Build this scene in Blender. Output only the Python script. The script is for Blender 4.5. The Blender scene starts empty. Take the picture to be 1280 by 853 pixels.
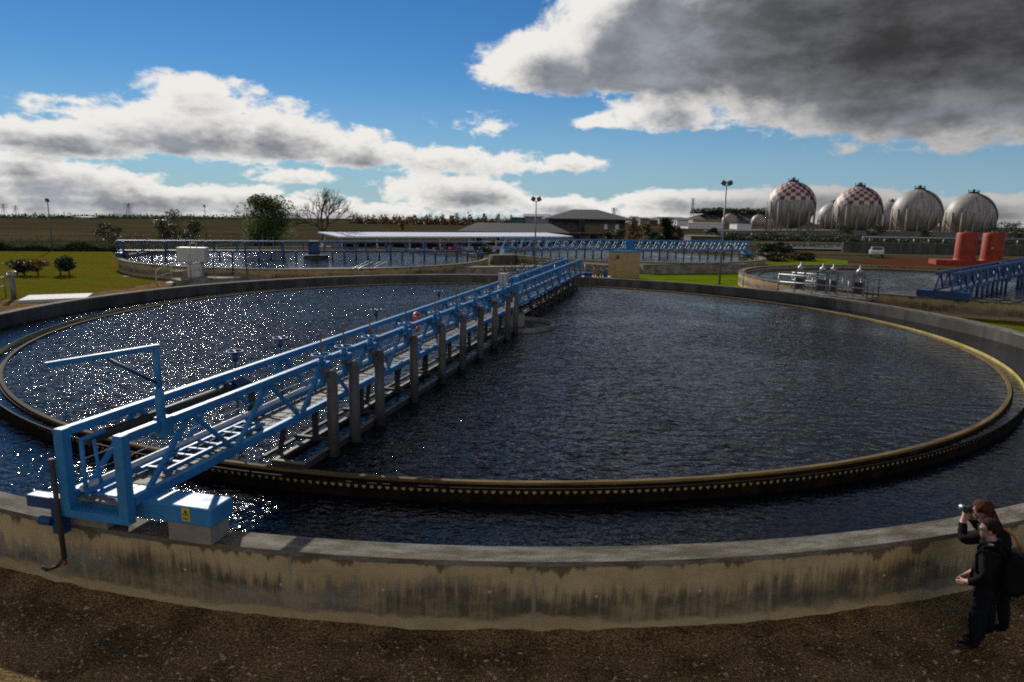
import bpy, math, random
from mathutils import Vector, Matrix
random.seed(7)
PI = math.pi
R_ = math.radians
sc = bpy.context.scene
col = sc.collection

# ------------------------------------------------------------------ camera model
CZ, F, PITCH, ROLL = 5.15, 853.0, 0.1836, 0.018

def ray(px, py):
    x = (px-640)/F; y = -(py-426.5)/F
    c, s = math.cos(ROLL), math.sin(ROLL)
    x, y = c*x-s*y, s*x+c*y
    return Vector((x, math.cos(PITCH)+y*math.sin(PITCH), y*math.cos(PITCH)-math.sin(PITCH)))

def atz(px, py, z=0.0):
    d = ray(px, py); t = (z-CZ)/d.z
    return Vector((d.x*t, d.y*t, z))

def aty(px, py, Y):
    d = ray(px, py); t = Y/d.y
    return Vector((d.x*t, Y, CZ+d.z*t))

cam = bpy.data.cameras.new('camera'); cam.lens = 24.0; cam.sensor_width = 36.0
cam.clip_end = 20000; cam.clip_start = 0.1
co = bpy.data.objects.new('camera', cam); col.objects.link(co)
co.matrix_world = Matrix.Translation((0, 0, CZ)) @ Matrix.Rotation(PI/2-PITCH, 4, 'X') @ Matrix.Rotation(ROLL, 4, 'Z')
sc.camera = co

# ------------------------------------------------------------------ materials
MATS = {}
class NT:
    def __init__(s, tree): s.t = tree
    def n(s, typ, **kw):
        nd = s.t.nodes.new(typ)
        for k, v in kw.items(): setattr(nd, k, v)
        return nd
    def put(s, sock, v):
        if isinstance(v, bpy.types.NodeSocket): s.t.links.new(v, sock)
        elif v is not None: sock.default_value = v
    def m(s, op, a, b=None, c=None, clamp=False):
        nd = s.n('ShaderNodeMath', operation=op, use_clamp=clamp)
        s.put(nd.inputs[0], a); s.put(nd.inputs[1], b); s.put(nd.inputs[2], c)
        return nd.outputs[0]
    def noise(s, vec, scale, detail=4, rough=.55, dist=0.0):
        nd = s.n('ShaderNodeTexNoise'); s.put(nd.inputs['Vector'], vec)
        s.put(nd.inputs['Scale'], scale); nd.inputs['Detail'].default_value = detail
        nd.inputs['Roughness'].default_value = rough; nd.inputs['Distortion'].default_value = dist
        return nd.outputs['Fac']
    def mapping(s, vec, scale=(1, 1, 1), loc=(0, 0, 0)):
        nd = s.n('ShaderNodeMapping'); s.put(nd.inputs['Vector'], vec)
        nd.inputs['Scale'].default_value = scale; nd.inputs['Location'].default_value = loc
        return nd.outputs['Vector']
    def ramp(s, fac, lo, hi, smooth=True):
        nd = s.n('ShaderNodeMapRange'); nd.interpolation_type = 'SMOOTHSTEP' if smooth else 'LINEAR'
        s.put(nd.inputs['Value'], fac); s.put(nd.inputs['From Min'], lo); s.put(nd.inputs['From Max'], hi)
        return nd.outputs['Result']
    def mix(s, f, a, b):
        nd = s.n('ShaderNodeMix', data_type='RGBA')
        s.put(nd.inputs['Factor'], f)
        for i, v in ((6, a), (7, b)):
            if isinstance(v, (tuple, list)): v = (*v[:3], 1)
            s.put(nd.inputs[i], v)
        return nd.outputs[2]
    def comb(s, x, y, z=0.0):
        nd = s.n('ShaderNodeCombineXYZ'); s.put(nd.inputs[0], x); s.put(nd.inputs[1], y); s.put(nd.inputs[2], z)
        return nd.outputs[0]
    def sep(s, v):
        nd = s.n('ShaderNodeSeparateXYZ'); s.put(nd.inputs[0], v); return nd.outputs
    def bump(s, h, strength, dist=.02):
        nd = s.n('ShaderNodeBump'); nd.inputs['Strength'].default_value = strength
        nd.inputs['Distance'].default_value = dist; s.put(nd.inputs['Height'], h)
        return nd.outputs[0]

def newmat(name):
    m = bpy.data.materials.new(name); m.use_nodes = True
    N = NT(m.node_tree); b = m.node_tree.nodes['Principled BSDF']
    MATS[name] = m
    return m, N, b

def mat(name, c1, c2=None, scale=3.0, rough=.6, metal=0.0, bump=0.0, bscale=None, stretch=(1, 1, 1), lo=.35, hi=.65, detail=5, spec=None):
    m, N, b = newmat(name)
    tc = N.n('ShaderNodeTexCoord').outputs['Object']
    v = N.mapping(tc, stretch)
    f = N.noise(v, scale, detail, .6)
    if c2 is None: c2 = tuple(x*.75 for x in c1)
    N.put(b.inputs['Base Color'], N.mix(N.ramp(f, lo, hi), c1, c2))
    b.inputs['Roughness'].default_value = rough; b.inputs['Metallic'].default_value = metal
    if spec is not None: b.inputs['Specular IOR Level'].default_value = spec
    if bump: N.put(b.inputs['Normal'], N.bump(N.noise(v, bscale or scale*3, 4), bump))
    return m

mat('blue_paint', (.024, .185, .43), (.018, .14, .33), 2.5, .42, bump=.15, bscale=30, lo=.3, hi=.75)
m, N, b = newmat('blue_paint')
tc = N.n('ShaderNodeTexCoord').outputs['Object']
c = N.mix(N.ramp(N.noise(tc, 1.3, 5, .6), .3, .72), (.036, .245, .50), (.024, .17, .37))
c = N.mix(N.m('MULTIPLY', N.ramp(N.noise(N.mapping(tc, (3, 3, 7)), 1.0, 6, .7), .52, .72), .55), c, (.05, .11, .19))
c = N.mix(N.ramp(N.noise(tc, 11, 5, .7), .655, .70), c, (.085, .035, .015))
N.put(b.inputs['Base Color'], c); N.put(b.inputs['Roughness'], N.m('ADD', .38, N.m('MULTIPLY', N.noise(tc, 5, 4), .3)))
N.put(b.inputs['Normal'], N.bump(N.noise(tc, 26, 4), .18))
mat('blue_dark_paint', (.014, .065, .19), (.01, .045, .13), 2, .5)
mat('deck_grating', (.17, .165, .15), (.09, .085, .08), 5, .7, bump=.4, bscale=40)
mat('steel_pipe', (.115, .10, .085), (.05, .042, .034), 3, .55, bump=.25, bscale=14, stretch=(1, 1, .35))
mat('galvanised', (.38, .39, .39), (.27, .27, .27), 6, .45, .6)
mat('grey_pole', (.20, .21, .22), (.15, .15, .16), 4, .5, .3)
mat('dark_rubber', (.03, .028, .026), (.018, .018, .018), 5, .6)
mat('dark_steel', (.035, .032, .03), (.07, .045, .03), 4, .7, bump=.3, bscale=12)
mat('white_tube', (.55, .56, .57), (.42, .42, .42), 3, .45)
mat('cream_block', (.33, .27, .21), (.25, .2, .16), 2.5, .8, bump=.2)
mat('cream_trough', (.30, .26, .20), (.16, .14, .10), 4, .7, bump=.3)
mat('white_paint', (.72, .72, .70), (.6, .6, .58), 2, .5)
mat('white_sheet', (.9, .9, .89), (.85, .85, .84), 2, .35)
mat('cabinet_grey', (.48, .47, .43), (.40, .39, .36), 2, .55)
mat('cream_cabinet', (.52, .52, .46), (.43, .43, .38), 1.5, .6)
mat('label_yellow', (.75, .55, .03), (.65, .47, .03), 4, .5)
mat('label_black', (.02, .02, .02), None, 4, .5)
mat('orange_ring', (.75, .11, .02), (.6, .08, .02), 5, .5)
mat('brass', (.28, .13, .07), (.2, .09, .05), 8, .5, .5)
mat('red_paint', (.36, .05, .018), (.25, .032, .012), 1.2, .55, bump=.1, spec=.25)
mat('red_earth', (.115, .04, .02), (.085, .036, .022), .3, .9, spec=0.0)
mat('kiosk_ochre', (.42, .29, .13), (.35, .24, .11), 2, .8, bump=.2)
mat('kiosk_door', (.40, .25, .10), (.33, .2, .08), 2, .6)
mat('roof_dark', (.045, .042, .042), (.06, .055, .052), 1.5, .8, bump=.3, bscale=4, stretch=(1, 4, 1))
mat('brick_brown', (.09, .06, .048), (.06, .042, .036), 1.2, .85)
mat('brick_tan', (.17, .125, .075), (.12, .09, .06), 1.2, .85)
mat('brick_pale', (.24, .20, .16), (.19, .15, .12), 1.2, .85)
mat('glass_dark', (.012, .015, .02), (.02, .022, .025), 1, .08)
mat('green_clad', (.02, .12, .10), (.016, .1, .085), 1, .6)
mat('grey_clad', (.22, .23, .23), (.18, .19, .19), 1, .6)
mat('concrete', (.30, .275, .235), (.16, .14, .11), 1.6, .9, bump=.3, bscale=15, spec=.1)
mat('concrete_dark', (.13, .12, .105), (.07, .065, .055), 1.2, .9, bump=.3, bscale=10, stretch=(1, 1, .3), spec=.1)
mat('concrete_walk', (.22, .165, .09), (.14, .11, .07), 1.2, .9)
mat('slab_pale', (.62, .60, .56), (.52, .5, .46), 1.2, .8)
mat('bark', (.075, .058, .042), (.045, .036, .028), 4, .9, bump=.6)
mat('bark_grey', (.10, .08, .058), (.06, .05, .038), 4, .9)
mat('skin', (.40, .22, .15), (.36, .19, .13), 9, .5)
mat('cloth_black', (.006, .006, .007), (.010, .010, .011), 6, .9, bump=.3, spec=.08)
mat('cloth_coat', (.008, .007, .006), (.012, .010, .009), 6, .9, spec=.08)
mat('trousers', (.008, .009, .012), (.006, .007, .009), 6, .9, bump=.3, spec=.08)
mat('shoe_brown', (.05, .022, .014), (.035, .017, .01), 8, .5)
mat('hair_brown', (.030, .015, .008), (.014, .008, .005), 40, .8, stretch=(1, 1, .2), spec=.12, bump=.7, bscale=60)
mat('hair_auburn', (.10, .024, .010), (.035, .010, .005), 40, .75, stretch=(1, 1, .25), spec=.15, bump=.8, bscale=50)
mat('strap_tan', (.36, .15, .04), (.28, .11, .03), 10, .6)
mat('tyre', (.02, .02, .02), None, 5, .8)
mat('rim_silver', (.4, .4, .41), None, 5, .35, .7)
mat('headlamp', (.7, .7, .7), None, 5, .2)
for nm, c in (('navy', (.015, .025, .07)), ('teal', (.02, .08, .12)), ('white', (.62, .62, .62)), ('charcoal', (.03, .03, .035)), ('blue', (.02, .06, .2)),
              ('maroon', (.12, .015, .02)), ('red', (.35, .02, .015)), ('silver', (.42, .43, .44)), ('green', (.03, .08, .05)), ('grey', (.17, .17, .18))):
    mat('car_'+nm, c, tuple(x*.85 for x in c), 1, .25)

def leafmat(name, c1, c2, trans=.35):
    m, N, b = newmat(name)
    tc = N.n('ShaderNodeTexCoord').outputs['Object']
    f = N.noise(tc, 1.1, 3)
    c = N.mix(N.ramp(f, .35, .65), c1, c2)
    N.put(b.inputs['Base Color'], c); b.inputs['Roughness'].default_value = .6
    b.inputs['Specular IOR Level'].default_value = .25
    tr = N.n('ShaderNodeBsdfTranslucent'); N.put(tr.inputs['Color'], c)
    mx = N.n('ShaderNodeMixShader'); mx.inputs[0].default_value = trans
    out = m.node_tree.nodes['Material Output']
    m.node_tree.links.new(b.outputs[0], mx.inputs[1]); m.node_tree.links.new(tr.outputs[0], mx.inputs[2])
    m.node_tree.links.new(mx.outputs[0], out.inputs[0])
    return m
leafmat('leaf_dark', (.028, .045, .016), (.045, .06, .02))
leafmat('leaf_willow', (.07, .10, .034), (.125, .15, .05), .5)
leafmat('leaf_olive', (.075, .075, .03), (.05, .055, .022))
leafmat('leaf_yellow', (.36, .22, .02), (.25, .13, .02))
leafmat('leaf_rust', (.10, .045, .02), (.07, .05, .02))
leafmat('leaf_cypress', (.014, .026, .014), (.02, .034, .016), .15)

# lawn
def lawnmat(name, c1, c2, c3):
    m, N, b = newmat(name)
    tc = N.n('ShaderNodeTexCoord').outputs['Object']
    f = N.noise(N.mapping(tc, (1, 2.2, 1)), .22, 5, .6); g = N.noise(tc, 3.0, 6, .7)
    c = N.mix(N.ramp(f, .4, .62), c1, c2)
    c = N.mix(N.ramp(g, .5, .75), c, c3)
    N.put(b.inputs['Base Color'], c); b.inputs['Roughness'].default_value = .9
    b.inputs['Specular IOR Level'].default_value = 0.0
    N.put(b.inputs['Normal'], N.bump(N.noise(tc, 14, 4, .7), .8, .05))
    return m
lawnmat('lawn_olive', (.105, .115, .010), (.15, .11, .014), (.06, .062, .009))
lawnmat('lawn_green', (.13, .20, .007), (.10, .145, .007), (.085, .095, .008))

# ground: gravel and needles near, dry fields far
m, N, b = newmat('ground_soil')
tc = N.n('ShaderNodeTexCoord').outputs['Object']
fine = N.noise(tc, 26, 6, .75); mid = N.noise(tc, 1.3, 5, .6); big = N.noise(N.mapping(tc, (.012, .05, 1)), 1.0, 4, .6)
vo = N.n('ShaderNodeTexVoronoi'); N.put(vo.inputs['Vector'], tc); vo.inputs['Scale'].default_value = 34
near = N.mix(N.ramp(fine, .35, .7), (.12, .074, .031), (.47, .31, .14))
near = N.mix(N.ramp(mid, .42, .62), near, N.mix(N.ramp(fine, .4, .62), (.062, .039, .018), (.24, .155, .068)))
near = N.mix(N.m('MULTIPLY', N.ramp(vo.outputs['Distance'], .22, .1), N.ramp(N.noise(tc, 9, 2), .55, .68)), near, (.34, .26, .16))
far = N.mix(N.ramp(big, .35, .65), (.056, .046, .026), (.09, .07, .038))
far = N.mix(N.ramp(N.noise(N.mapping(tc, (.02, .12, 1), (4, 2, 0)), 1.0, 5, .6), .52, .6), far, (.03, .029, .016))
sx = N.sep(tc)
rr = N.m('SQRT', N.m('ADD', N.m('MULTIPLY', sx[0], sx[0]), N.m('MULTIPLY', sx[1], sx[1])))
N.put(b.inputs['Base Color'], N.mix(N.ramp(rr, 60, 110), near, far))
b.inputs['Roughness'].default_value = .95; b.inputs['Specular IOR Level'].default_value = 0.0
N.put(b.inputs['Normal'], N.bump(N.m('ADD', N.m('MULTIPLY', fine, .6), N.m('MULTIPLY', vo.outputs['Distance'], -.6)), .9, .04))

mat('asphalt', (.05, .05, .05), (.07, .068, .064), .5, .9)
mat('hill_soil', (.075, .07, .06), (.045, .05, .04), .03, .95, lo=.42, hi=.58)
mat('hill_pale', (.16, .135, .10), (.11, .10, .075), .02, .95)

# weathered tank wall: u = metres along the wall, v = height
def wallmat(name, tone=1.0):
    m, N, b = newmat(name)
    uv = N.n('ShaderNodeUVMap').outputs[0]
    s = N.sep(uv); u, v = s[0], s[1]
    st = N.noise(N.mapping(uv, (13, 1.1, 1)), 1.0, 9, .75)
    st2 = N.noise(N.mapping(uv, (3.1, .35, 1), (5, 3, 0)), 1.0, 5, .6)
    blot = N.noise(N.mapping(uv, (1.3, 2.2, 1)), 1.0, 6, .65)
    fine = N.noise(uv, 40, 5, .7)
    k = lambda c: tuple(x*tone for x in c)
    base = N.mix(N.ramp(blot, .35, .65), k((.56, .425, .22)), k((.43, .315, .155)))
    # dark run-off band on the lower two thirds, ragged upper edge
    edge = N.m('ADD', .71, N.m('ADD', N.m('MULTIPLY', N.m('SUBTRACT', st, .5), .85), N.m('MULTIPLY', N.m('SUBTRACT', N.noise(N.mapping(uv, (.35, .2, 1), (9, 1, 0)), 1.0, 3), .5), .9)))
    edge2 = N.m('ADD', .15, N.m('MULTIPLY', N.m('SUBTRACT', blot, .5), .6))
    band = N.m('MULTIPLY', N.ramp(v, edge, N.m('SUBTRACT', edge, .26)), N.ramp(v, edge2, N.m('ADD', edge2, .1)))
    stain = N.m('MULTIPLY', band, N.m('ADD', .42, N.m('MULTIPLY', N.ramp(N.m('ADD', N.m('MULTIPLY', blot, .5), N.m('MULTIPLY', st, .5)), .38, .60), .52)))
    c = N.mix(stain, base, k((.085, .068, .050)))
    # drips under the coping
    e3 = N.m('ADD', .865, N.m('MULTIPLY', N.m('SUBTRACT', .52, st2), .9))
    c = N.mix(N.m('MULTIPLY', N.ramp(v, e3, N.m('ADD', e3, .08)), .75), c, k((.05, .04, .025)))
    # pale lime bloom
    bl = N.m('MULTIPLY', N.m('MULTIPLY', N.ramp(N.noise(N.mapping(uv, (.45, 1.0, 1), (2, 8, 0)), 1.0, 3), .48, .62), N.ramp(st, .42, .62)), band)
    c = N.mix(N.m('MULTIPLY', bl, .75), c, k((.34, .31, .27)))
    # a cast joint every three metres
    fr = N.m('ABSOLUTE', N.m('SUBTRACT', N.m('FRACT', N.m('DIVIDE', N.m('ADD', u, 1.15), 3.05)), .5))
    jt = N.ramp(fr, .012, .004)
    c = N.mix(N.m('MULTIPLY', jt, .7), c, k((.34, .29, .19)))
    c = N.mix(N.m('MULTIPLY', N.ramp(fine, .55, .75), .3), c, k((.12, .10, .07)))
    du = N.m('SUBTRACT', N.m('FRACT', N.m('DIVIDE', u, 1.32)), .5); dv = N.m('SUBTRACT', v, N.m('ADD', .52, N.m('MULTIPLY', N.m('FLOORED_MODULO', N.m('FLOOR', N.m('DIVIDE', u, 1.32)), 3), .03)))
    dt = N.m('SQRT', N.m('ADD', N.m('MULTIPLY', N.m('MULTIPLY', du, du), 1.74), N.m('MULTIPLY', dv, dv)))
    c = N.mix(N.ramp(dt, .024, .012), c, k((.55, .5, .42)))
    N.put(b.inputs['Base Color'], c); b.inputs['Roughness'].default_value = .92
    b.inputs['Specular IOR Level'].default_value = .2
    N.put(b.inputs['Normal'], N.bump(N.m('ADD', fine, N.m('MULTIPLY', blot, 1.5)), .45, .02))
wallmat('tank_wall')
wallmat('tank_wall_grey', .8)
m, N, b = newmat('coping')
uv = N.n('ShaderNodeUVMap').outputs[0]
blot = N.noise(N.mapping(uv, (1.6, 5, 1)), 1.0, 7, .7); fine = N.noise(uv, 30, 5, .7)
c = N.mix(N.ramp(blot, .36, .62), (.27, .245, .205), (.125, .105, .075))
c = N.mix(N.ramp(N.noise(N.mapping(uv, (.5, 3, 1), (3, 1, 0)), 1.0, 4), .55, .7), c, (.20, .15, .08))
c = N.mix(N.m('MULTIPLY', N.ramp(fine, .52, .7), .6), c, (.06, .05, .035))
c = N.mix(N.m('MULTIPLY', N.ramp(N.noise(N.mapping(uv, (.22, .6, 1), (6, 2, 0)), 1.0, 5, .7), .45, .65), .55), c, (.085, .065, .04))
N.put(b.inputs['Base Color'], c); b.inputs['Roughness'].default_value = .9; b.inputs['Specular IOR Level'].default_value = .1
N.put(b.inputs['Normal'], N.bump(N.m('ADD', fine, blot), .7, .02))
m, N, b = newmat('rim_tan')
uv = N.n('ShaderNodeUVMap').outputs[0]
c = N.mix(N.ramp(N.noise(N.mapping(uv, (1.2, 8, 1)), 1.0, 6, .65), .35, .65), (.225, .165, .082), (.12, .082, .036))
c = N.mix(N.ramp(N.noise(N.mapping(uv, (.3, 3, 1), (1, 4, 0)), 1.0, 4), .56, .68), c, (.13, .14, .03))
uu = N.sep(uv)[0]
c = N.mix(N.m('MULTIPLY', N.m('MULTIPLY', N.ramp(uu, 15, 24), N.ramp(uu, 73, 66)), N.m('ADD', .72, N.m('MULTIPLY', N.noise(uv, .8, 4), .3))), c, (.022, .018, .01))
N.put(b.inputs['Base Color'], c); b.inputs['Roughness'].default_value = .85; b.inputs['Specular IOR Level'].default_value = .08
m, N, b = newmat('weir_steel')
uv = N.n('ShaderNodeUVMap').outputs[0]
c = N.mix(N.ramp(N.noise(N.mapping(uv, (3, 1.2, 1)), 1.0, 6, .7), .45, .7), (.008, .006, .004), (.032, .014, .007))
c = N.mix(N.ramp(N.noise(N.mapping(uv, (.9, 6, 1), (7, 2, 0)), 1.0, 4), .6, .7), c, (.018, .026, .006))
N.put(b.inputs['Base Color'], c); b.inputs['Roughness'].default_value = .75; b.inputs['Specular IOR Level'].default_value = .1

def watermat(name, amp, basec=(.002, .004, .007), sc1=2.6, rough=.04, swirl=.5):
    m, N, b = newmat(name)
    tc = N.n('ShaderNodeTexCoord').outputs['Object']
    mp = N.n('ShaderNodeMapping'); N.put(mp.inputs['Vector'], tc)
    mp.inputs['Rotation'].default_value = (0, 0, R_(25)); mp.inputs['Scale'].default_value = (1.0, 1.7, 1)
    v = mp.outputs[0]
    h = N.m('ADD', N.m('MULTIPLY', N.noise(v, sc1, 1.5, .45, swirl), 1.0), N.m('MULTIPLY', N.noise(v, sc1*3.1, 1.5, .5, .3), .22))
    patch = N.ramp(N.noise(tc, .13, 3, .5, 1.0), .32, .68)
    calm = N.ramp(N.m('ADD', N.sep(tc)[0], N.m('MULTIPLY', N.noise(tc, .2, 3), 6)), 11, 2)
    h = N.m('MULTIPLY', h, N.m('ADD', .20, N.m('ADD', N.m('MULTIPLY', patch, .34), N.m('MULTIPLY', calm, .46))))
    N.put(b.inputs['Base Color'], (*basec, 1)); b.inputs['Roughness'].default_value = rough
    b.inputs['IOR'].default_value = 1.33; b.inputs['Specular IOR Level'].default_value = .42
    N.put(b.inputs['Normal'], N.bump(h, 1.0, amp))
watermat('basin_water', .17, sc1=2.5, rough=.03)
watermat('channel_water', .055, sc1=4.2, rough=.04)
watermat('far_water', .22, sc1=1.5, rough=.05)

# ------------------------------------------------------------------ mesh builder
class MB:
    def __init__(s): s.v = []; s.f = []; s.uv = {}; s.mi = []; s.cur = 0; s.smooth = set()
    def add(s, vs, fs, uvs=None, smooth=False):
        b = len(s.v); s.v += [Vector(v) for v in vs]
        for i, f in enumerate(fs):
            if smooth: s.smooth.add(len(s.f))
            if uvs: s.uv[len(s.f)] = uvs[i]
            s.f.append(tuple(b+k for k in f)); s.mi.append(s.cur)
        return s
    def box(s, c, size, rot=None):
        hx, hy, hz = (q/2 for q in size); c = Vector(c)
        vs = [Vector((x, y, z)) for z in (-hz, hz) for y in (-hy, hy) for x in (-hx, hx)]
        if rot is not None: vs = [rot @ v for v in vs]
        return s.add([c+v for v in vs], [(0, 2, 3, 1), (4, 5, 7, 6), (0, 1, 5, 4), (2, 6, 7, 3), (0, 4, 6, 2), (1, 3, 7, 5)])
    def beam(s, p, q, w, h, up=(0, 0, 1)):
        p, q = Vector(p), Vector(q); d = (q-p); L = d.length; d.normalize()
        up = Vector(up)
        if abs(d.dot(up)) > .98: up = Vector((1, 0, 0)) if abs(d.x) < .9 else Vector((0, 1, 0))
        x = d.cross(up).normalized(); z = x.cross(d)
        M = Matrix((x, d, z)).transposed()
        return s.box((p+q)/2, (w, L, h), M)
    def tube(s, p, q, r, n=8, r2=None, cap=True):
        p, q = Vector(p), Vector(q); d = (q-p).normalized()
        a = Vector((0, 0, 1)) if abs(d.z) < .9 else Vector((1, 0, 0))
        x = d.cross(a).normalized(); y = d.cross(x); r2 = r if r2 is None else r2
        vs = [p+(x*math.cos(2*PI*i/n)+y*math.sin(2*PI*i/n))*r for i in range(n)]
        vs += [q+(x*math.cos(2*PI*i/n)+y*math.sin(2*PI*i/n))*r2 for i in range(n)]
        s.add(vs, [(i, (i+1) % n, n+(i+1) % n, n+i) for i in range(n)], smooth=n > 5)
        if cap: b = len(s.v)-2*n; s.f += [tuple(b+i for i in reversed(range(n))), tuple(b+n+i for i in range(n))]; s.mi += [s.cur]*2
        return s
    def path(s, pts, r, n=8):
        for a, c in zip(pts[:-1], pts[1:]): s.tube(a, c, r, n)
        return s
    def lathe(s, c, prof, n=24, a0=0, a1=2*PI, smooth=True):
        c = Vector(c); full = abs(a1-a0-2*PI) < 1e-6; k = n if full else n+1
        vs = [c+Vector((r*math.cos(a0+(a1-a0)*i/n), r*math.sin(a0+(a1-a0)*i/n), z)) for r, z in prof for i in range(k)]
        fs = []
        for j in range(len(prof)-1):
            for i in range(n):
                i2 = (i+1) % k
                fs.append((j*k+i, j*k+i2, (j+1)*k+i2, (j+1)*k+i))
        return s.add(vs, fs, smooth=smooth)
    def ring(s, cx, cy, r0, r1, z0, z1, n=256, a0=0.0, a1=2*PI):
        prof = [(r0, z0), (r1, z0), (r1, z1), (r0, z1), (r0, z0)]
        full = abs(a1-a0-2*PI) < 1e-6
        for j in range(4):
            (ra, za), (rb, zb) = prof[j], prof[j+1]
            b = len(s.v)
            for i in range(n+1):
                a = a0+(a1-a0)*i/n
                s.v.append(Vector((cx+ra*math.cos(a), cy+ra*math.sin(a), za))); s.v.append(Vector((cx+rb*math.cos(a), cy+rb*math.sin(a), zb)))
            for i in range(n):
                u0 = (a0+(a1-a0)*i/n)*r1; u1 = (a0+(a1-a0)*(i+1)/n)*r1
                w0, w1 = (za, zb) if j in (1, 3) else (ra, rb)
                s.uv[len(s.f)] = [(u0, w0), (u1, w0), (u1, w1), (u0, w1)]
                s.f.append((b+2*i, b+2*i+2, b+2*i+3, b+2*i+1)); s.mi.append(s.cur)
        if not full:
            for a in (a0, a1):
                s.add([(cx+r*math.cos(a), cy+r*math.sin(a), z) for r, z in prof[:4]], [(0, 1, 2, 3)])
        return s
    def disc(s, cx, cy, r, z, n=128, r0=0.0):
        if r0 <= 0:
            return s.add([(cx+r*math.cos(2*PI*i/n), cy+r*math.sin(2*PI*i/n), z) for i in range(n)], [tuple(range(n))])
        vs = [(cx+q*math.cos(2*PI*i/n), cy+q*math.sin(2*PI*i/n), z) for q in (r0, r) for i in range(n)]
        return s.add(vs, [(i, n+i, n+(i+1) % n, (i+1) % n) for i in range(n)])
    def sphere(s, c, r, nu=16, nv=10):
        if not isinstance(r, (tuple, list)): r = (r, r, r)
        vs = [(c[0], c[1], c[2]-r[2])]
        for j in range(1, nv):
            e = -PI/2+PI*j/nv
            for i in range(nu):
                a = 2*PI*i/nu
                vs.append((c[0]+r[0]*math.cos(e)*math.cos(a), c[1]+r[1]*math.cos(e)*math.sin(a), c[2]+r[2]*math.sin(e)))
        vs.append((c[0], c[1], c[2]+r[2])); fs = []
        for i in range(nu): fs.append((0, 1+(i+1) % nu, 1+i))
        for j in range(nv-2):
            for i in range(nu):
                a = 1+j*nu; fs.append((a+i, a+(i+1) % nu, a+nu+(i+1) % nu, a+nu+i))
        a = 1+(nv-2)*nu
        for i in range(nu): fs.append((a+i, a+(i+1) % nu, len(vs)-1))
        return s.add(vs, fs, smooth=True)
    def torus(s, c, R, r, M, n=24, k=8):
        vs = []; fs = []
        for i in range(n):
            a = 2*PI*i/n
            for j in range(k):
                t = 2*PI*j/k
                vs.append(Vector(c)+M @ Vector(((R+r*math.cos(t))*math.cos(a), (R+r*math.cos(t))*math.sin(a), r*math.sin(t))))
        for i in range(n):
            for j in range(k):
                fs.append((i*k+j, ((i+1) % n)*k+j, ((i+1) % n)*k+(j+1) % k, i*k+(j+1) % k))
        return s.add(vs, fs, smooth=True)
    def prism(s, pts, z0, z1):
        n = len(pts)
        vs = [(p[0], p[1], z0) for p in pts]+[(p[0], p[1], z1) for p in pts]
        return s.add(vs, [tuple(reversed(range(n))), tuple(range(n, 2*n))]+[(i, (i+1) % n, n+(i+1) % n, n+i) for i in range(n)])
    def build(s, name, m, parent=None, bevel=0.0):
        org = Vector((0, 0, 0)); p = parent
        while p is not None: org += p.location; p = p.parent
        me = bpy.data.meshes.new(name)
        me.from_pydata([v-org for v in s.v], [], s.f)
        if s.uv:
            lay = me.uv_layers.new(name='UVMap'); d = lay.data
            for fi, uvs in s.uv.items():
                ls = me.polygons[fi].loop_start
                for k, q in enumerate(uvs): d[ls+k].uv = q
        for fi in s.smooth: me.polygons[fi].use_smooth = True
        for mm in (m if isinstance(m, (list, tuple)) else [m]): me.materials.append(MATS[mm])
        if isinstance(m, (list, tuple)):
            for p_, i in zip(me.polygons, s.mi): p_.material_index = i
        me.update()
        o = bpy.data.objects.new(name, me); col.objects.link(o)
        if parent is not None: o.parent = parent
        if bevel:
            md = o.modifiers.new('bevel', 'BEVEL'); md.width = bevel; md.segments = 2; md.limit_method = 'ANGLE'
        return o

def tag(o, label=None, cat=None, group=None, kind=None):
    for k, v in (('label', label), ('category', cat), ('group', group), ('kind', kind)):
        if v: o[k] = v
    return o
def thing(name, label, cat, loc=(0, 0, 0), group=None):
    o = bpy.data.objects.new(name, None); col.objects.link(o); o.location = loc; o.empty_display_size = .2
    return tag(o, label, cat, group)
def copy_tree(o, parent=None):
    c = o.copy(); col.objects.link(c); c.parent = parent
    for ch in list(o.children): copy_tree(ch, c)
    return c
def struct(name, mb, m): return tag(mb.build(name, m), kind='structure')

# ------------------------------------------------------------------ terrain
def gz(x, y):
    r = math.hypot(x, y); az = math.degrees(math.atan2(x, y))
    if r < 85: return 0.0
    pts = [(-180, .004), (-60, .0125), (-37, .0125), (0, .0075), (20, .005), (40, .004), (180, .004)]
    k = pts[-1][1]
    for (a, ka), (b_, kb) in zip(pts[:-1], pts[1:]):
        if a <= az <= b_: k = ka+(kb-ka)*(az-a)/(b_-a); break
    return -k*(r-85)
g = MB(); rs = [0.5, 4, 10, 20, 40, 60, 85, 110, 150, 200, 280, 400, 600, 900, 1400, 2200, 3500, 6000]
NA = 120
vs = [(0, 0, 0)]+[(r*math.sin(2*PI*i/NA), r*math.cos(2*PI*i/NA), gz(r*math.sin(2*PI*i/NA), r*math.cos(2*PI*i/NA))) for r in rs for i in range(NA)]
fs = [(0, 1+(i+1) % NA, 1+i) for i in range(NA)]
for j in range(len(rs)-1):
    for i in range(NA):
        a = 1+j*NA; fs.append((a+i, a+(i+1) % NA, a+NA+(i+1) % NA, a+NA+i))
g.add(vs, fs, smooth=True); struct('ground', g, 'ground_soil')

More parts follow.
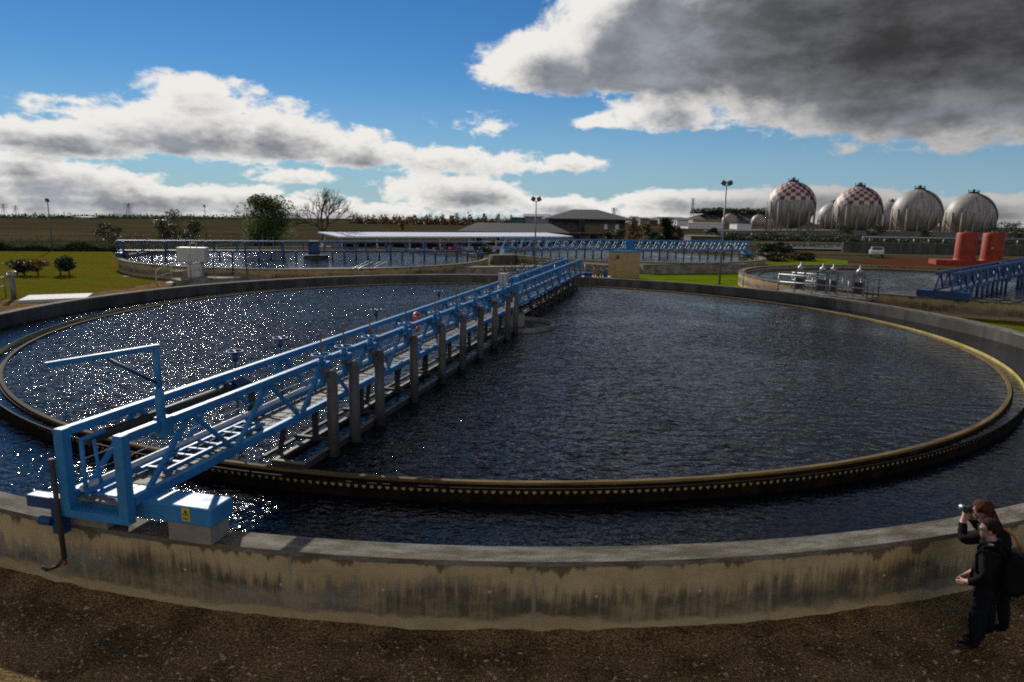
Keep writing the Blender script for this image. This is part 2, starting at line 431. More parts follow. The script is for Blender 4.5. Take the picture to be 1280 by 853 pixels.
# loose stones and twigs in front of the near wall
g = MB(); rnd = random.Random(3)
for i in range(6500):
    x = rnd.uniform(-9, 9.5); y = rnd.uniform(5.6, 9.2); r = rnd.uniform(.007, .021)*(2.3 if rnd.random() < .02 else 1)
    if math.hypot(x+.16, y-27.73) < 20.06: continue
    a = rnd.uniform(0, 6.3); e = rnd.uniform(.6, 2.2)
    c, s = math.cos(a), math.sin(a)
    pts = [(-e, -.6, 0), (e, -.5, 0), (e*.8, .7, 0), (-e*.9, .6, 0), (0, 0, .8)]
    g.add([(x+r*(p[0]*c-p[1]*s), y+r*(p[0]*s+p[1]*c), r*p[2]) for p in pts], [(0, 1, 4), (1, 2, 4), (2, 3, 4), (3, 0, 4)])
mat('pebble', (.50, .36, .19), (.12, .08, .045), 14, .9, lo=.42, hi=.58)
tag(g.build('gravel', 'pebble'), 'loose brown gravel and twigs below the near tank wall', None, kind='stuff')

from mathutils import noise as mnoise
g = MB(); vs = []; nb = 420
for i in range(nb+1):
    a = PI*1.15+PI*.70*i/nb; c, s = math.cos(a), math.sin(a); q = 20.04*a
    h = .075+.07*mnoise.noise((q*.7, 1, 0))+.04*mnoise.noise((q*3.1, 5, 0)); w_ = .30+.22*mnoise.noise((q*.5, 9, 0))+.08*mnoise.noise((q*4, 3, 0))
    for r, z in ((20.0, max(.015, h)), (20.05+w_*.4, max(.012, h*.62+.02*mnoise.noise((q*6, 2, 2)))), (20.05+w_, .004), (20.6+w_, -.03)):
        vs.append((-.163+r*c, 27.73+r*s, z))
g.add(vs, [(4*i+k, 4*i+k+1, 4*i+4+k+1, 4*i+4+k) for i in range(nb) for k in range(3)], smooth=True); struct('soil_bank', g, 'ground_soil')

def sheet(name, pix, z, m, sub=1):
    g = MB(); P = [atz(px, py, z) for px, py in pix]
    g.add(P, [tuple(range(len(P)))]); return struct(name, g, m)
sheet('lawn', [(-80, 316), (0, 314.5), (140, 315), (152, 330), (205, 349), (160, 360), (112, 366), (0, 375), (-80, 380)], .012, 'lawn_olive')
sheet('lawn', [(604, 331), (640, 327), (668, 327), (680, 345), (604, 341)], .012, 'lawn_green')
sheet('lawn', [(742, 346), (800, 343.5), (920, 342), (960, 356), (930, 362), (830, 356), (748, 351)], .012, 'lawn_green')
sheet('lawn', [(1120, 382), (1300, 392), (1320, 430), (1180, 404)], .012, 'lawn_olive')
sheet('lawn', [(930, 322.5), (990, 321), (1060, 326), (1060, 331), (940, 331)], .012, 'lawn_green')
sheet('path', [(205, 349), (152, 345.5), (163, 344), (215, 346.5)], .016, 'concrete_walk')
sheet('paved_yard', [(1060, 327), (1120, 322.5), (1320, 332), (1320, 350), (1120, 334)], .016, 'red_earth')
g = MB(); g.add([(-30, 76, .02), (12, 98, .02), (16, 128, -.3), (-30, 106, -.2)], [(0, 1, 2, 3)]); struct('car_park', g, 'asphalt')

# ------------------------------------------------------------------ the main settling tank
CX, CY, RO = -.163, 27.73, 20.04
WZ, CZW = .655, .475
tank = thing('settling_tank', 'large round concrete settling tank with stained low wall in the foreground', 'settling tank', (CX, CY, 0))
MB().ring(CX, CY, RO-.30, RO, -.25, .93, 320).build('wall', 'tank_wall', tank)
MB().ring(CX, CY, RO-.36, RO+.025, .932, 1.0, 320).build('coping', 'coping', tank, bevel=.012)
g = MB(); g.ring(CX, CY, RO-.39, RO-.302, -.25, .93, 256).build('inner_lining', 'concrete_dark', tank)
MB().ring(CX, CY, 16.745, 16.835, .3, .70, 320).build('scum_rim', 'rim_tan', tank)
MB().ring(CX, CY, 16.85, 16.875, .25, .655, 256).build('launder_wall', 'weir_steel', tank)
def weir(cx, cy, r, zt, zb, pitch, depth, parent, m='weir_steel', name='weir_plate', seg=7):
    n = int(2*PI*r/pitch); g = MB(); prof = []
    for i in range(n):
        a = 2*PI*i/n; da = 2*PI/n
        w = .62
        prof.append((a, zt))
        for k in range(seg+1):
            t = k/seg; x = -math.cos(PI*t); prof.append((a+da*(.5+.5*w*x), zt-depth*math.sin(PI*t)))
    k = len(prof); vs = []
    for q in (r, r+.012):
        for a, z in prof:
            vs.append((cx+q*math.cos(a), cy+q*math.sin(a), z)); vs.append((cx+q*math.cos(a), cy+q*math.sin(a), zb))
    fs = []; uvs = []
    def U(a, b_): return [(a*r, zb), (b_*r, zb), (b_*r, zt), (a*r, zt)]
    for i in range(k):
        j = (i+1) % k
        ua, ub = prof[i][0], prof[j][0] if j else 2*PI
        fs.append((2*i+1, 2*j+1, 2*j, 2*i)); uvs.append(U(ua, ub))
        o = 2*k
        fs.append((o+2*j+1, o+2*i+1, o+2*i, o+2*j)); uvs.append(U(ua, ub))
        fs.append((2*i, 2*j, o+2*j, o+2*i)); uvs.append(U(ua, ub))
    g.add(vs, fs, uvs); return g.build(name, m, parent)
weir(CX, CY, 17.18, .70, .30, .135, .065, tank)
mat('lip_tan', (.52, .40, .17), (.36, .30, .08), 2.5, .8, spec=.05)
MB().ring(CX, CY, 17.155, 17.172, .38, .695, 256).build('weir_lip', 'lip_tan', tank)
MB().ring(CX, CY, 17.174, 17.196, .699, .735, 256).build('weir_cap', 'weir_steel', tank)
# centre column and half feed well
pc = (CX+.05, CY)
MB().lathe((pc[0], pc[1], 0), [(.62, 0), (.62, 1.12), (.56, 1.16), (0, 1.16)], 28).build('centre_column', 'concrete', tank)
g = MB(); g.ring(CX+.15, CY-.1, 1.62, 1.78, .2, .80, 64)
g.build('feed_well', 'concrete', tank)
g = MB(); g.disc(CX, CY, 16.745, WZ, 200); struct('basin_water', g, 'basin_water')
g = MB(); g.disc(CX, CY, RO-.385, CZW, 256, 17.185); struct('channel_water', g, 'channel_water')
g = MB(); g.disc(CX, CY, 17.16, .60, 256, 16.88); struct('trough_water', g, 'channel_water')

# ------------------------------------------------------------------ the walkway bridge
U = Vector((.2445, .9697, 0)); L = Vector((.9697, -.2445, 0)); PC = Vector((-.19, CY, 0))
def B(s, o, z): return PC+U*s+L*o+Vector((0, 0, z))
S0, S1 = -20.3, 16.7
OR, OL = .42, -.47
ZB, ZT = 1.52, 2.37
bridge = thing('walkway_bridge', 'long blue steel truss bridge spanning the near tank with a grated walkway', 'bridge', (PC.x, PC.y, 0))
def girder(o, sgn):
    g = MB(); g.beam(B(S0, o, ZT), B(S1, o, ZT), .10, .115)
    gr = g.build('girder', 'blue_paint', bridge, bevel=.012)
    MB().beam(B(S0+.1, o, ZB), B(S1, o, ZB), .095, .13).build('bottom_chord', 'blue_paint', gr, bevel=.012)
    n = 20; st = (S1-S0-.4)/n
    for i in range(n):
        a = S0+.3+i*st
        for p, q in ((a, a+st/2), (a+st, a+st/2)):
            d = .06 if p < q else -.06
            MB().beam(B(p+d, o, ZB+.05), B(q-d*.6, o, ZT-.05), .05, .065, up=L).build('brace', 'blue_paint', gr)
    for s in (S0, S1):
        MB().beam(B(s, o, 1.27), B(s, o, ZT+.056), .14, .13, up=U).build('end_post', 'blue_paint', gr, bevel=.012)
    for s in (-9.2, 9.2):
        MB().beam(B(s, o, ZB+.07), B(s, o, ZT-.06), .14, .14, up=U).build('splice_post', 'blue_paint', gr)
    return gr
girder(OR, 1); girder(OL, -1)
g = MB()
g.box(B((S0+S1)/2, -.02, 1.475), (.78, S1-S0-.1, .03), Matrix((L, U, (0, 0, 1))).transposed())
for i in range(147):
    s = S0+.15+i*.25
    g.beam(B(s, OL+.07, 1.494), B(s, OR-.07, 1.494), .02, .012)
deck = g.build('deck', 'deck_grating', bridge)
g = MB()
for i in range(21): g.beam(B(S0+.3+i*1.79, OL+.06, 1.41), B(S0+.3+i*1.79, OR-.06, 1.41), .06, .09)
g.build('cross_beam', 'blue_paint', bridge)
MB().tube(B(S0+.1, OL+.12, 1.60), B(S1, OL+.12, 1.60), .045, 10).build('conduit', 'white_tube', bridge)
g = MB(); g.path([B(S0+.12, OL+.14, 1.78), B(S1, OL+.14, 1.78)], .007, 5); g.path([B(S0+.12, OL+.14, 1.98), B(S1, OL+.14, 1.98)], .007, 5)
g.build('guard_cable', 'galvanised', bridge)
MB().beam(B(S0+.1, OL+.19, 1.56), B(S1, OL+.19, 1.56), .02, .07).build('kick_rail', 'blue_paint', bridge)
# near end frame
MB().beam(B(S0, OL, 1.33), B(S0, OR, 1.33), .14, .10).build('end_beam', 'blue_paint', bridge)
g = MB(); g.path([B(S0+.12, OL+.16, 1.4), B(S0+.12, OL+.16, 2.25), B(S0+.5, OL+.14, 2.25)], .028, 8)
g.path([B(S0+.35, OL+.17, 1.5), B(S0+.30, OL+.17, 2.2)], .022, 8); g.build('gate_bar', 'blue_paint', bridge)
# drain pipe along the left girder
p = MB(); p.path([B(S0+.35, OL+.02, 2.16), B(-17.0, OL+.02, 2.16)], .07, 12)
dp = p.build('drain_pipe', 'dark_rubber', bridge)
p = MB(); p.tube(B(-17.0, OL+.02, 2.16), B(-16.72, OL+.02, 2.16), .105, 12); p.build('flange', 'blue_dark_paint', dp)
p = MB(); els = [B(-16.72+.22*math.sin(t), OL+.02, 1.94+.22*math.cos(t)) for t in [i*PI/12 for i in range(7)]]
p.path(els+[B(-16.5, OL+.02, 1.5)], .07, 10); p.build('elbow', 'dark_rubber', dp)
# carriage on the wall
ca = Matrix((L, U, (0, 0, 1))).transposed()
g = MB(); g.box(B(-19.9, .38, 1.385), (2.2, .42, .24), ca)
car = g.build('end_carriage', 'blue_paint', bridge, bevel=.02)
for o in (-.45, 1.12):
    g = MB(); g.box(B(-19.9, o, 1.135), (.62, .36, .255), ca); g.build('wheel_housing', 'cream_block', car, bevel=.008)
    g = MB(); g.tube(B(-19.9, o-.29, 1.09), B(-19.9, o+.29, 1.09), .088, 16); g.build('wheel', 'tyre', car)
g = MB(); c = B(-20.116, 1.12, 1.40)
fz = Matrix((L, (0, 0, 1), -U)).transposed()
g.box(c, (.115, .17, .006), fz); sg = g.build('warning_sign', 'label_yellow', car)
g = MB(); off = -U*.0055
tri = [(-.045, -.03), (.045, -.03), (0, .055)]; tin = [(-.027, -.02), (.027, -.02), (0, .03)]
V = lambda p, k=1: c+off*k+L*p[0]+Vector((0, 0, p[1]+.018))
g.add([V(p) for p in tri+tin], [(0, 1, 4, 3), (1, 2, 5, 4), (2, 0, 3, 5)])
g.add([V(p) for p in ((-.006, -.012), (.006, -.012), (.009, .014), (-.007, .02))], [(0, 1, 2, 3)])
g.add([V(p) for p in ((-.045, -.065), (.045, -.065), (.045, -.056), (-.045, -.056))], [(0, 1, 2, 3)])
g.add([V(p) for p in ((-.045, -.083), (.03, -.083), (.03, -.074), (-.045, -.074))], [(0, 1, 2, 3)])
g.build('symbol', 'label_black', sg)
# trailing cable mast and hook on the outer side
g = MB(); g.tube(B(-20.40, -.56, 2.05), B(-20.42, -.50, .72), .032, 10); pm = g.build('cable_mast', 'dark_steel', bridge)
MB().path([B(-20.42, -.50, .74), B(-20.5, -.52, .66), B(-20.62, -.56, .66), B(-20.66, -.6, .72)], .022, 8).build('hook', 'dark_steel', pm)
MB().tube(B(-20.5, -.4, .75), B(-20.54, -.35, .73), .022, 8).build('hook_clamp', 'red_paint', pm)
g = MB(); g.box(B(-20.1, -1.0, 1.31), (.62, .16, .16), ca); g.box(B(-20.2, -.74, 1.20), (.16, .14, .5), ca)
g.tube(B(-20.27, -1.0, 1.12), B(-20.27, -.8, 1.12), .06, 10); g.build('scraper_bracket', 'blue_dark_paint', bridge, bevel=.01)
# hoist jib
jb = B(-19.62, OR, 0)
g = MB(); g.tube(jb+Vector((0, 0, 2.25)), jb+Vector((0, 0, 2.85)), .058, 12); g.tube(jb+Vector((0, 0, 2.8)), jb+Vector((0, 0, 3.40)), .040, 12)
g.box(jb+Vector((.02, .02, 2.33)), (.16, .16, .26), ca); jib = g.build('hoist_jib', 'blue_paint', bridge)
ad = (Vector((-5.24, 7.46, 0))-Vector((jb.x, jb.y, 0))); al = ad.length; ad.normalize()
MB().beam(jb-ad*.05+Vector((0, 0, 3.39)), jb+ad*al+Vector((0, 0, 3.39)), .055, .065).build('arm', 'blue_paint', jib, bevel=.008)
MB().tube(jb+Vector((0, 0, 2.90)), jb+ad*.62+Vector((0, 0, 3.34)), .022, 8).build('stay', 'blue_dark_paint', jib)
# suction pipes, valves and handwheels; mirrored about the pivot on the far half
def suction(s, o, sg_):
    g = MB(); g.tube(B(s, o, .15), B(s, o, 2.20), .105, 16); g.sphere(B(s, o, 2.20), (.105, .105, .10), 14, 8)
    pp = g.build('suction_pipe', 'steel_pipe', bridge)
    i = o-.20*sg_
    g = MB(); g.tube(B(s, o-.02*sg_, 2.26), B(s, i, 2.26), .05, 10); g.box(B(s-.16, o-.03*sg_, 2.27), (.1, .14, .05), ca); g.build('outlet', 'steel_pipe', pp)
    g = MB(); g.box(B(s+.2, i-.04*sg_, 2.17), (.10, .28, .42), ca); g.box(B(s+.05, i-.02*sg_, 2.36), (.10, .16, .16), ca); g.build('valve_box', 'blue_paint', pp, bevel=.015)
    g = MB(); g.tube(B(s, i, 2.35), B(s, i, 3.02), .016, 6); g.build('spindle', 'brass', pp)
    h = MB(); h.torus(B(s, i, 2.56), .17, .014, Matrix.Identity(3), 20, 6); h.tube(B(s, i, 2.36), B(s, i, 2.56), .05, 8)
    for k in range(3):
        a = k*PI/3; dv = Vector((math.cos(a), math.sin(a), 0))*.17
        h.tube(B(s, i, 2.56)-dv, B(s, i, 2.56)+dv, .011, 5)
    h.build('handwheel', 'blue_paint', pp)
SP = (-15.85, -15.0, -13.85, -11.95, -10.0, -8.25, -6.5, -4.85, -3.1, -1.9)
for s in SP: suction(s, .80, 1)
for s in SP: suction(-s, -.86, -1)
def scum_valve(s, o):
    g = MB(); g.tube(B(s, o, .5), B(s, o, 2.62), .018, 6); g.tube(B(s, o, 2.42), B(s, o, 2.58), .05, 8)
    v = g.build('scum_valve', 'blue_dark_paint', bridge)
    h = MB(); h.torus(B(s, o, 2.60), .145, .013, Matrix.Identity(3), 20, 6)
    for k in range(3):
        a = k*PI/3; dv = Vector((math.cos(a), math.sin(a), 0))*.145
        h.tube(B(s, o, 2.6)-dv, B(s, o, 2.6)+dv, .012, 5)
    h.build('handwheel', 'blue_dark_paint', v)
for s in (-16.25, -14.8, -10.35, -5.6): scum_valve(s, -.92)
for s in (4.0, 6.0, 8.0): scum_valve(s, -1.25)
# sludge trough hanging at water level, each half
for sg_ in (1, -1):
    a, e = -16.7*sg_, -1.2*sg_
    g = MB()
    for o in (.10, .68): g.beam(B(a, o*sg_, .68), B(e, o*sg_, .68), .05, .20)
    g.beam(B(a, .06*sg_, .68), B(a, .72*sg_, .68), .05, .20); g.beam(B(a, .39*sg_, .60), B(e, .39*sg_, .60), .60, .03)
    tr = g.build('sludge_trough', 'dark_steel', bridge)
    g = MB()
    for o in (.10, .68): g.beam(B(a, o*sg_, .792), B(e, o*sg_, .792), .075, .022)
    g.beam(B(a, .06*sg_, .794), B(a, .72*sg_, .794), .075, .022); g.build('trough_lip', 'cream_trough', tr)
    MB().beam(B(a+.1*sg_, .39*sg_, .70), B(e, .39*sg_, .70), .5, .01).build('trough_water', 'channel_water', tr)
    for i in range(8):
        s = a+(1.0+i*1.9)*sg_
        MB().beam(B(s, -.1*sg_, .9), B(s, .72*sg_, .9), .08, .06).build('crossbar', 'dark_steel', tr)
        g = MB(); g.beam(B(s, .34*sg_, .84), B(s, .34*sg_, 1.42), .09, .09, up=U); g.build('hanger', 'dark_steel', tr)
    g = MB()
    for i in range(9):
        s = a+(.2+i*1.75)*sg_; g.beam(B(s, .02*sg_, .5), B(s+.3*sg_, .02*sg_, 1.42), .07, .07, up=L)
    g.beam(B(a, -.12*sg_, .82), B(e, -.12*sg_, .82), .06, .06)
    g.build('brace_frame', 'dark_steel', tr)
# dark scraper frames under the far half, seen right of the deck
for i in range(7):
    s = 2.6+i*1.95
    g = MB(); g.beam(B(s, .42, .4), B(s, .42, 1.45), .10, .10, up=U); g.beam(B(s, .42, .95), B(s+.95, .5, .62), .07, .07, up=L)
    g.beam(B(s+.9, .5, .4), B(s+.9, .46, 1.45), .06, .06, up=U); g.build('scraper_frame', 'dark_steel', bridge)
# pivot cabinet and panel
g = MB(); g.box(B(.3, -.30, 2.40), (.34, .36, .72), ca); cb = g.build('control_cabinet', 'cabinet_grey', bridge, bevel=.015)
g = MB(); g.box(B(.12, -.30, 2.40), (.28, .012, .6), ca); g.build('door', 'cabinet_grey', cb)
g = MB(); g.box(B(.9, .12, 2.05), (.10, .55, 1.1), ca); g.build('pivot_panel', 'blue_paint', bridge)
g = MB(); g.tube(B(.0, -.02, .9), B(0, -.02, 1.44), .34, 20); g.build('pivot_bearing', 'dark_steel', bridge)
g = MB(); g.box(B(19.7, .1, 1.24), (1.5, .4, .2), ca)
for o in (-.35, .3): g.beam(B(16.4, o, 1.40), B(19.7, o, 1.26), .12, .14)
g.build('end_carriage', 'blue_dark_paint', bridge, bevel=.02)
for o in (-.4, .5):
    g = MB(); g.box(B(19.75, o, 1.07), (.5, .3, .14), ca); g.build('wheel_housing', 'cream_block', bridge)

# ladder lying on the deck
g = MB()
for o in (-.22, .14): g.beam(B(-19.35, o, 1.56), B(-17.0, o, 1.56), .035, .06)
lad = g.build('ladder', 'blue_paint')
tag(lad, 'blue steel ladder lying flat on the near end of the bridge deck', 'ladder')
for i in range(9):
    MB().beam(B(-19.25+i*.27, -.2, 1.57), B(-19.25+i*.27, .12, 1.57), .04, .025).build('rung', 'blue_paint', lad)

# life ring on the left girder
lc = B(-9.05, OL+.16, 2.12); lm = Matrix((U, (0, 0, 1), L)).transposed()
g = MB(); g.torus(lc, .225, .065, lm, 28, 10)
lr = g.build('life_ring', 'orange_ring'); tag(lr, 'orange and white life ring hung inside the bridge railing', 'life ring')
for k in range(4):
    a = PI/4+k*PI/2; d = U*math.cos(a)*.225+Vector((0, 0, math.sin(a)*.225)); t = Vector((0, 0, math.cos(a)))-U*math.sin(a)
    MB().tube(lc+d-t*.025, lc+d+t*.025, .068, 10).build('band', 'white_paint', lr)

# ------------------------------------------------------------------ the other tanks
def far_tank(name, label, cx, cy, R, z=1.0, wz=.70, wname='tank_wall_grey'):
    t = thing(name, label, 'settling tank', (cx, cy, 0))
    MB().ring(cx, cy, R-.35, R, -.4, z-.07, 160).build('wall', wname, t)
    MB().ring(cx, cy, R-.40, R+.03, z-.068, z, 160).build('coping', 'coping', t)
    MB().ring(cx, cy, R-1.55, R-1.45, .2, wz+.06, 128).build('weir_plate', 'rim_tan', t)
    MB().lathe((cx, cy, 0), [(1.2, .2), (1.2, 1.0), (0, 1.0)], 24).build('centre_column', 'concrete_dark', t)
    g = MB(); g.disc(cx, cy, R-.42, wz, 128); struct('tank_water', g, 'far_water')
    return t
far_tank('settling_tank', 'round concrete tank behind the big one at left with glittering water', -18.8, 65.2, 16.35)
far_tank('settling_tank', 'round concrete tank beyond the ochre kiosk under the farthest blue bridge', 13.15, 78.4, 14.7)
far_tank('settling_tank', 'small shaded concrete tank at right with a pale curved rim by the sluice platform', 32.3, 50.1, 15.0)

def far_bridge(name, label, P, Q, ztop=2.3, zbot=1.45, w=.8, m='blue_dark_paint', npan=18, legs=26, legz=.5, side=1, upright=False):
    P, Q = Vector((*P, 0)), Vector((*Q, 0)); d = Q-P; ln = d.length; d.normalize(); n = Vector((d.y, -d.x, 0))
    c = (P+Q)/2; t = thing(name, label, 'bridge', tuple(c))
    Z = lambda z: Vector((0, 0, z))
    for o in (-w/2, w/2):
        a, b_ = P+n*o, Q+n*o
        g = MB(); g.beam(a+Z(ztop), b_+Z(ztop), .12, .15); gr = g.build('girder', m, t)
        g = MB(); g.beam(a+Z(zbot), b_+Z(zbot), .12, .16); g.build('bottom_chord', m, gr)
        st = ln/npan
        for i in range(npan):
            x = i*st
            if upright:
                MB().beam(a+d*x+Z(zbot), a+d*x+Z(ztop), .09, .09, up=d).build('brace', m, gr)
            else:
                MB().beam(a+d*x+Z(zbot), a+d*(x+st/2)+Z(ztop), .07, .09, up=n).build('brace', m, gr)
                MB().beam(a+d*(x+st)+Z(zbot), a+d*(x+st/2)+Z(ztop), .07, .09, up=n).build('brace', m, gr)
    g = MB(); g.beam(P+Z(zbot), Q+Z(zbot), w-.1, .04); g.build('deck', 'deck_grating', t)
    for i in range(legs):
        x = ln*(i+.5)/legs
        if abs(x-ln/2) < 1.2: continue
        q = P+d*x+n*(w/2+.25)*side
        MB().tube(q+Z(legz), q+Z(zbot+.05 if i % 3 else ztop), .085, 8).build('suction_pipe', 'steel_pipe' if m != 'blue_dark_paint' else m, t)
    g = MB(); g.box(c+Z(1.75), (.9, .6, 1.3)); g.build('pivot_panel', m, t)
    for e, s in ((P, 1), (Q, -1)):
        g = MB(); g.beam(e+n*1.3+d*s*.3+Z(1.2), e-n*1.3+d*s*.3+Z(1.2), .5, .36); g.build('end_carriage', m, t)
    return t
far_bridge('walkway_bridge', 'dark blue bridge across the left rear tank in front of the carport', (-34.0, 59.0), (-3.2, 69.0), npan=17, legs=30, upright=True)
far_bridge('walkway_bridge', 'blue truss bridge beyond the ochre kiosk in front of the dark roofed building', (-1.3, 76.0), (27.6, 80.8), ztop=2.45, zbot=1.45, npan=30, legs=30, m='blue_paint')
far_bridge('walkway_bridge', 'dark blue truss bridge over the small shaded tank below the red cylinders', (23.7, 37.6), (46.0, 60.0), ztop=2.35, zbot=1.4, npan=18, legs=22, side=1)

# ------------------------------------------------------------------ low concrete works between the tanks
def chan(name, label, P, Q, w, z, mtop='concrete_walk'):
    P, Q = Vector((P[0], P[1], 0)), Vector((Q[0], Q[1], 0)); d = (Q-P).normalized()
    t = thing(name, label, 'concrete channel', tuple((P+Q)/2))
    MB().beam(P+Vector((0, 0, z/2-.15)), Q+Vector((0, 0, z/2-.15)), w, z+.2).build('wall', 'concrete', t)
    MB().beam(P+Vector((0, 0, z-.02)), Q+Vector((0, 0, z-.02)), w+.08, .07).build('walk_slab', mtop, t)
    return t
chan('concrete_channel', 'long low concrete channel with tan top just behind the far wall of the big tank', atz(262, 350, 0), atz(700, 342.5, 0), 1.1, .72)
chan('concrete_channel', 'low concrete channel wall between ochre kiosk and floodlight mast', atz(800, 342, 0), atz(930, 341, 0), 1.0, .85)
g = MB(); c = atz(628, 331, 0); g.lathe((c.x, c.y, 0), [(1.45, -.1), (1.35, 1.0), (0, 1.0)], 24)
o = g.build('concrete_chamber', 'concrete_dark'); tag(o, 'squat dark concrete chamber on bright grass beside the left rear tank', 'concrete chamber')

def rail(mb, pts, h=1.0, r=.028, z0=0.0, mid=True, step=1.5):
    for a, b_ in zip(pts[:-1], pts[1:]):
        a, b_ = Vector(a), Vector(b_); Lh = (b_-a).length; n = max(1, round(Lh/step))
        mb.tube(a+Vector((0, 0, h)), b_+Vector((0, 0, h)), r, 6)
        if mid: mb.tube(a+Vector((0, 0, h*.55)), b_+Vector((0, 0, h*.55)), r, 6)
        for i in range(n+1):
            q = a.lerp(b_, i/n); mb.tube(q, q+Vector((0, 0, h)), r, 6)
# platform with pale cabinet, left
c0 = atz(212, 352.5, .35)
t = thing('concrete_platform', 'concrete platform with white stair rail below the big pale cabinet', 'platform', (c0.x, c0.y, 0))
a, b_, c_ = atz(213, 351, .45), atz(300, 348, .45), atz(330, 345, .45)
MB().beam(a+Vector((0, .6, -.35)), c_+Vector((0, .6, -.35)), 1.8, .75).build('slab', 'concrete', t)
g = MB(); p = atz(215, 350, .5); q = atz(239, 349.5, .5); rail(g, [p, q, q+Vector((.1, 1.2, 0))], 1.05, .035)
s0 = atz(196, 355, .0); g.tube(s0+Vector((0, 0, .9)), p+Vector((0, 0, 1.05)), .035, 6); g.tube(s0, s0+Vector((0, 0, .9)), .035, 6); g.tube(s0+Vector((0, 0, .45)), p+Vector((0, 0, .5)), .03, 6)
g.build('stair_rail', 'white_tube', t)
g = MB()
for k in range(3): g.box(s0.lerp(p, (k+.5)/3)+Vector((0, .4, -.55+.17*k)), (.45, 1.0, .18))
g.build('steps', 'slab_pale', t)
cb = aty(243, 345, 48.6)
g = MB(); g.box((cb.x, 48.6, 1.95), (1.98, .75, 1.0)); cab = g.build('cabinet', 'cream_cabinet', bevel=.03); tag(cab, 'big pale cream metal cabinet standing above the far left rim', 'cabinet')
g = MB(); g.box((cb.x+.1, 48.75, .9), (1.0, .55, 1.1)); g.build('pedestal', 'cream_cabinet', cab)
g = MB(); g.path([(cb.x-.15, 48.6, 2.45), (cb.x-.15, 48.6, 2.75), (cb.x+.28, 48.6, 2.75), (cb.x+.28, 48.6, 2.45)], .03, 6); g.build('lifting_frame', 'white_tube', cab)
g = MB(); g.box((cb.x, 48.222, 1.95), (.015, .006, .94)); g.box((cb.x-.1, 48.21, 1.95), (.03, .03, .16)); g.build('door_seam', 'galvanised', cab)
g = MB(); P = [aty(268, 349, 48), aty(292, 348, 48.4), aty(326, 346.5, 49)]
rail(g, [Vector((q.x, q.y, .6)) for q in P], 1.15, .04, mid=False, step=.9)
o = g.build('handrail', 'blue_dark_paint'); tag(o, 'dark blue handrail right of the big cream cabinet', 'handrail')
# stairs over the channel
for (px, lab) in ((446, 'galvanised stair handrail, the paler rear one over the low channel'), (464, 'white double stair handrail, the front one over the low channel')):
    f = atz(px-14, 346, .2); q = f+Vector((1.55, .9, 1.15)) if px == 464 else f+Vector((1.5, 1.4, 1.1))
    g = MB()
    for dx in (0, .42):
        D = Vector((dx, -dx*.4, 0)); g.tube(f+D+Vector((0, 0, .35)), q+D, .045, 6); g.tube(f+D, f+D+Vector((0, 0, .35)), .04, 6); g.tube(q+D, q+D-Vector((0, 0, .7)), .04, 6)
    o = g.build('stair_handrail', 'white_tube' if px == 464 else 'galvanised'); tag(o, lab, 'handrail')
# left: pale slab cover, valve stand, railing
g = MB(); P = [atz(22, 372.5, .3), atz(108, 369, .3), atz(116, 363.5, .3), atz(36, 366, .3)]; g.prism([(p.x, p.y) for p in P], .0, .16)
o = g.build('cover_slab', 'slab_pale'); tag(o, 'long pale concrete cover slab on the gravel beside the left lawn', 'concrete slab')
g = MB(); P = [atz(88, 374, .1), atz(102, 374, .1), atz(108, 371.5, .1), atz(94, 371.5, .1)]; g.prism([(p.x, p.y) for p in P], .0, .09)
o = g.build('cover_slab', 'slab_pale'); tag(o, 'small flat pale slab between the long slab and tank wall', 'concrete slab')
g = MB(); q = atz(18, 374, 0); g.tube(q, q+Vector((0, 0, 1.3)), .14, 10); v = g.build('valve_stand', 'grey_pole')
tag(v, 'grey valve post at the left end of the long pale slab', 'valve stand')
MB().torus(q+Vector((0, 0, 1.45)), .22, .03, Matrix.Rotation(.4, 3, 'X'), 18, 6).build('handwheel', 'galvanised', v)
MB().lathe(q+Vector((0, 0, 1.3)), [(.17, 0), (.17, .12), (.05, .2)], 12).build('bonnet', 'galvanised', v)
g = MB(); q = atz(-40, 380, 0); rail(g, [q, atz(8, 372, 0)], 1.15, .035, step=1.2)
o = g.build('handrail', 'grey_pole'); tag(o, 'grey tube handrail at the left edge beside the valve post', 'handrail')
# kiosk and pipe rack
kl, km, kr = atz(760, 346.5, .0), atz(774, 347.5, .0), atz(799, 348, .0)
h = 2.15
k = thing('kiosk', 'small ochre rendered kiosk with a flat blue roof at the far rim', 'kiosk', tuple(km))
back = Vector((.9, 2.0, 0)); A_, B_, C_ = Vector((kl.x, kl.y, 0)), Vector((km.x, km.y, 0)), Vector((kr.x, kr.y, 0)); D_ = C_+(A_-B_)
MB().prism([(p.x, p.y) for p in (A_, B_, C_, D_)], -.1, h).build('wall', 'kiosk_ochre', k)
cc = (A_+C_)/2
MB().prism([(cc+(p-cc)*1.12).to_2d()[:] for p in (A_, B_, C_, D_)], h+.002, h+.14).build('roof', 'blue_paint', k)
n = (B_-A_).cross(Vector((0, 0, 1))).normalized(); 
if n.y > 0: n = -n
MB().beam(A_.lerp(B_, .22)+n*.02+Vector((0, 0, .95)), A_.lerp(B_, .62)+n*.02+Vector((0, 0, .95)), .03, 1.75).build('door', 'kiosk_door', k)
MB().beam(A_.lerp(B_, .70)+n*.02+Vector((0, 0, 1.75)), A_.lerp(B_, .9)+n*.02+Vector((0, 0, 1.75)), .03, .3).build('vent', 'brick_brown', k)
rk = thing('pump_rack', 'grey roofed pump rack with blue pumps beside the ochre kiosk', 'pump rack', tuple(atz(742, 347, 0)))
a, b_ = atz(730, 346, .3), atz(760, 347.5, .3)
MB().beam(a+Vector((0, .5, -.12)), b_+Vector((.2, .5, -.12)), 1.5, .3).build('plinth', 'slab_pale', rk)
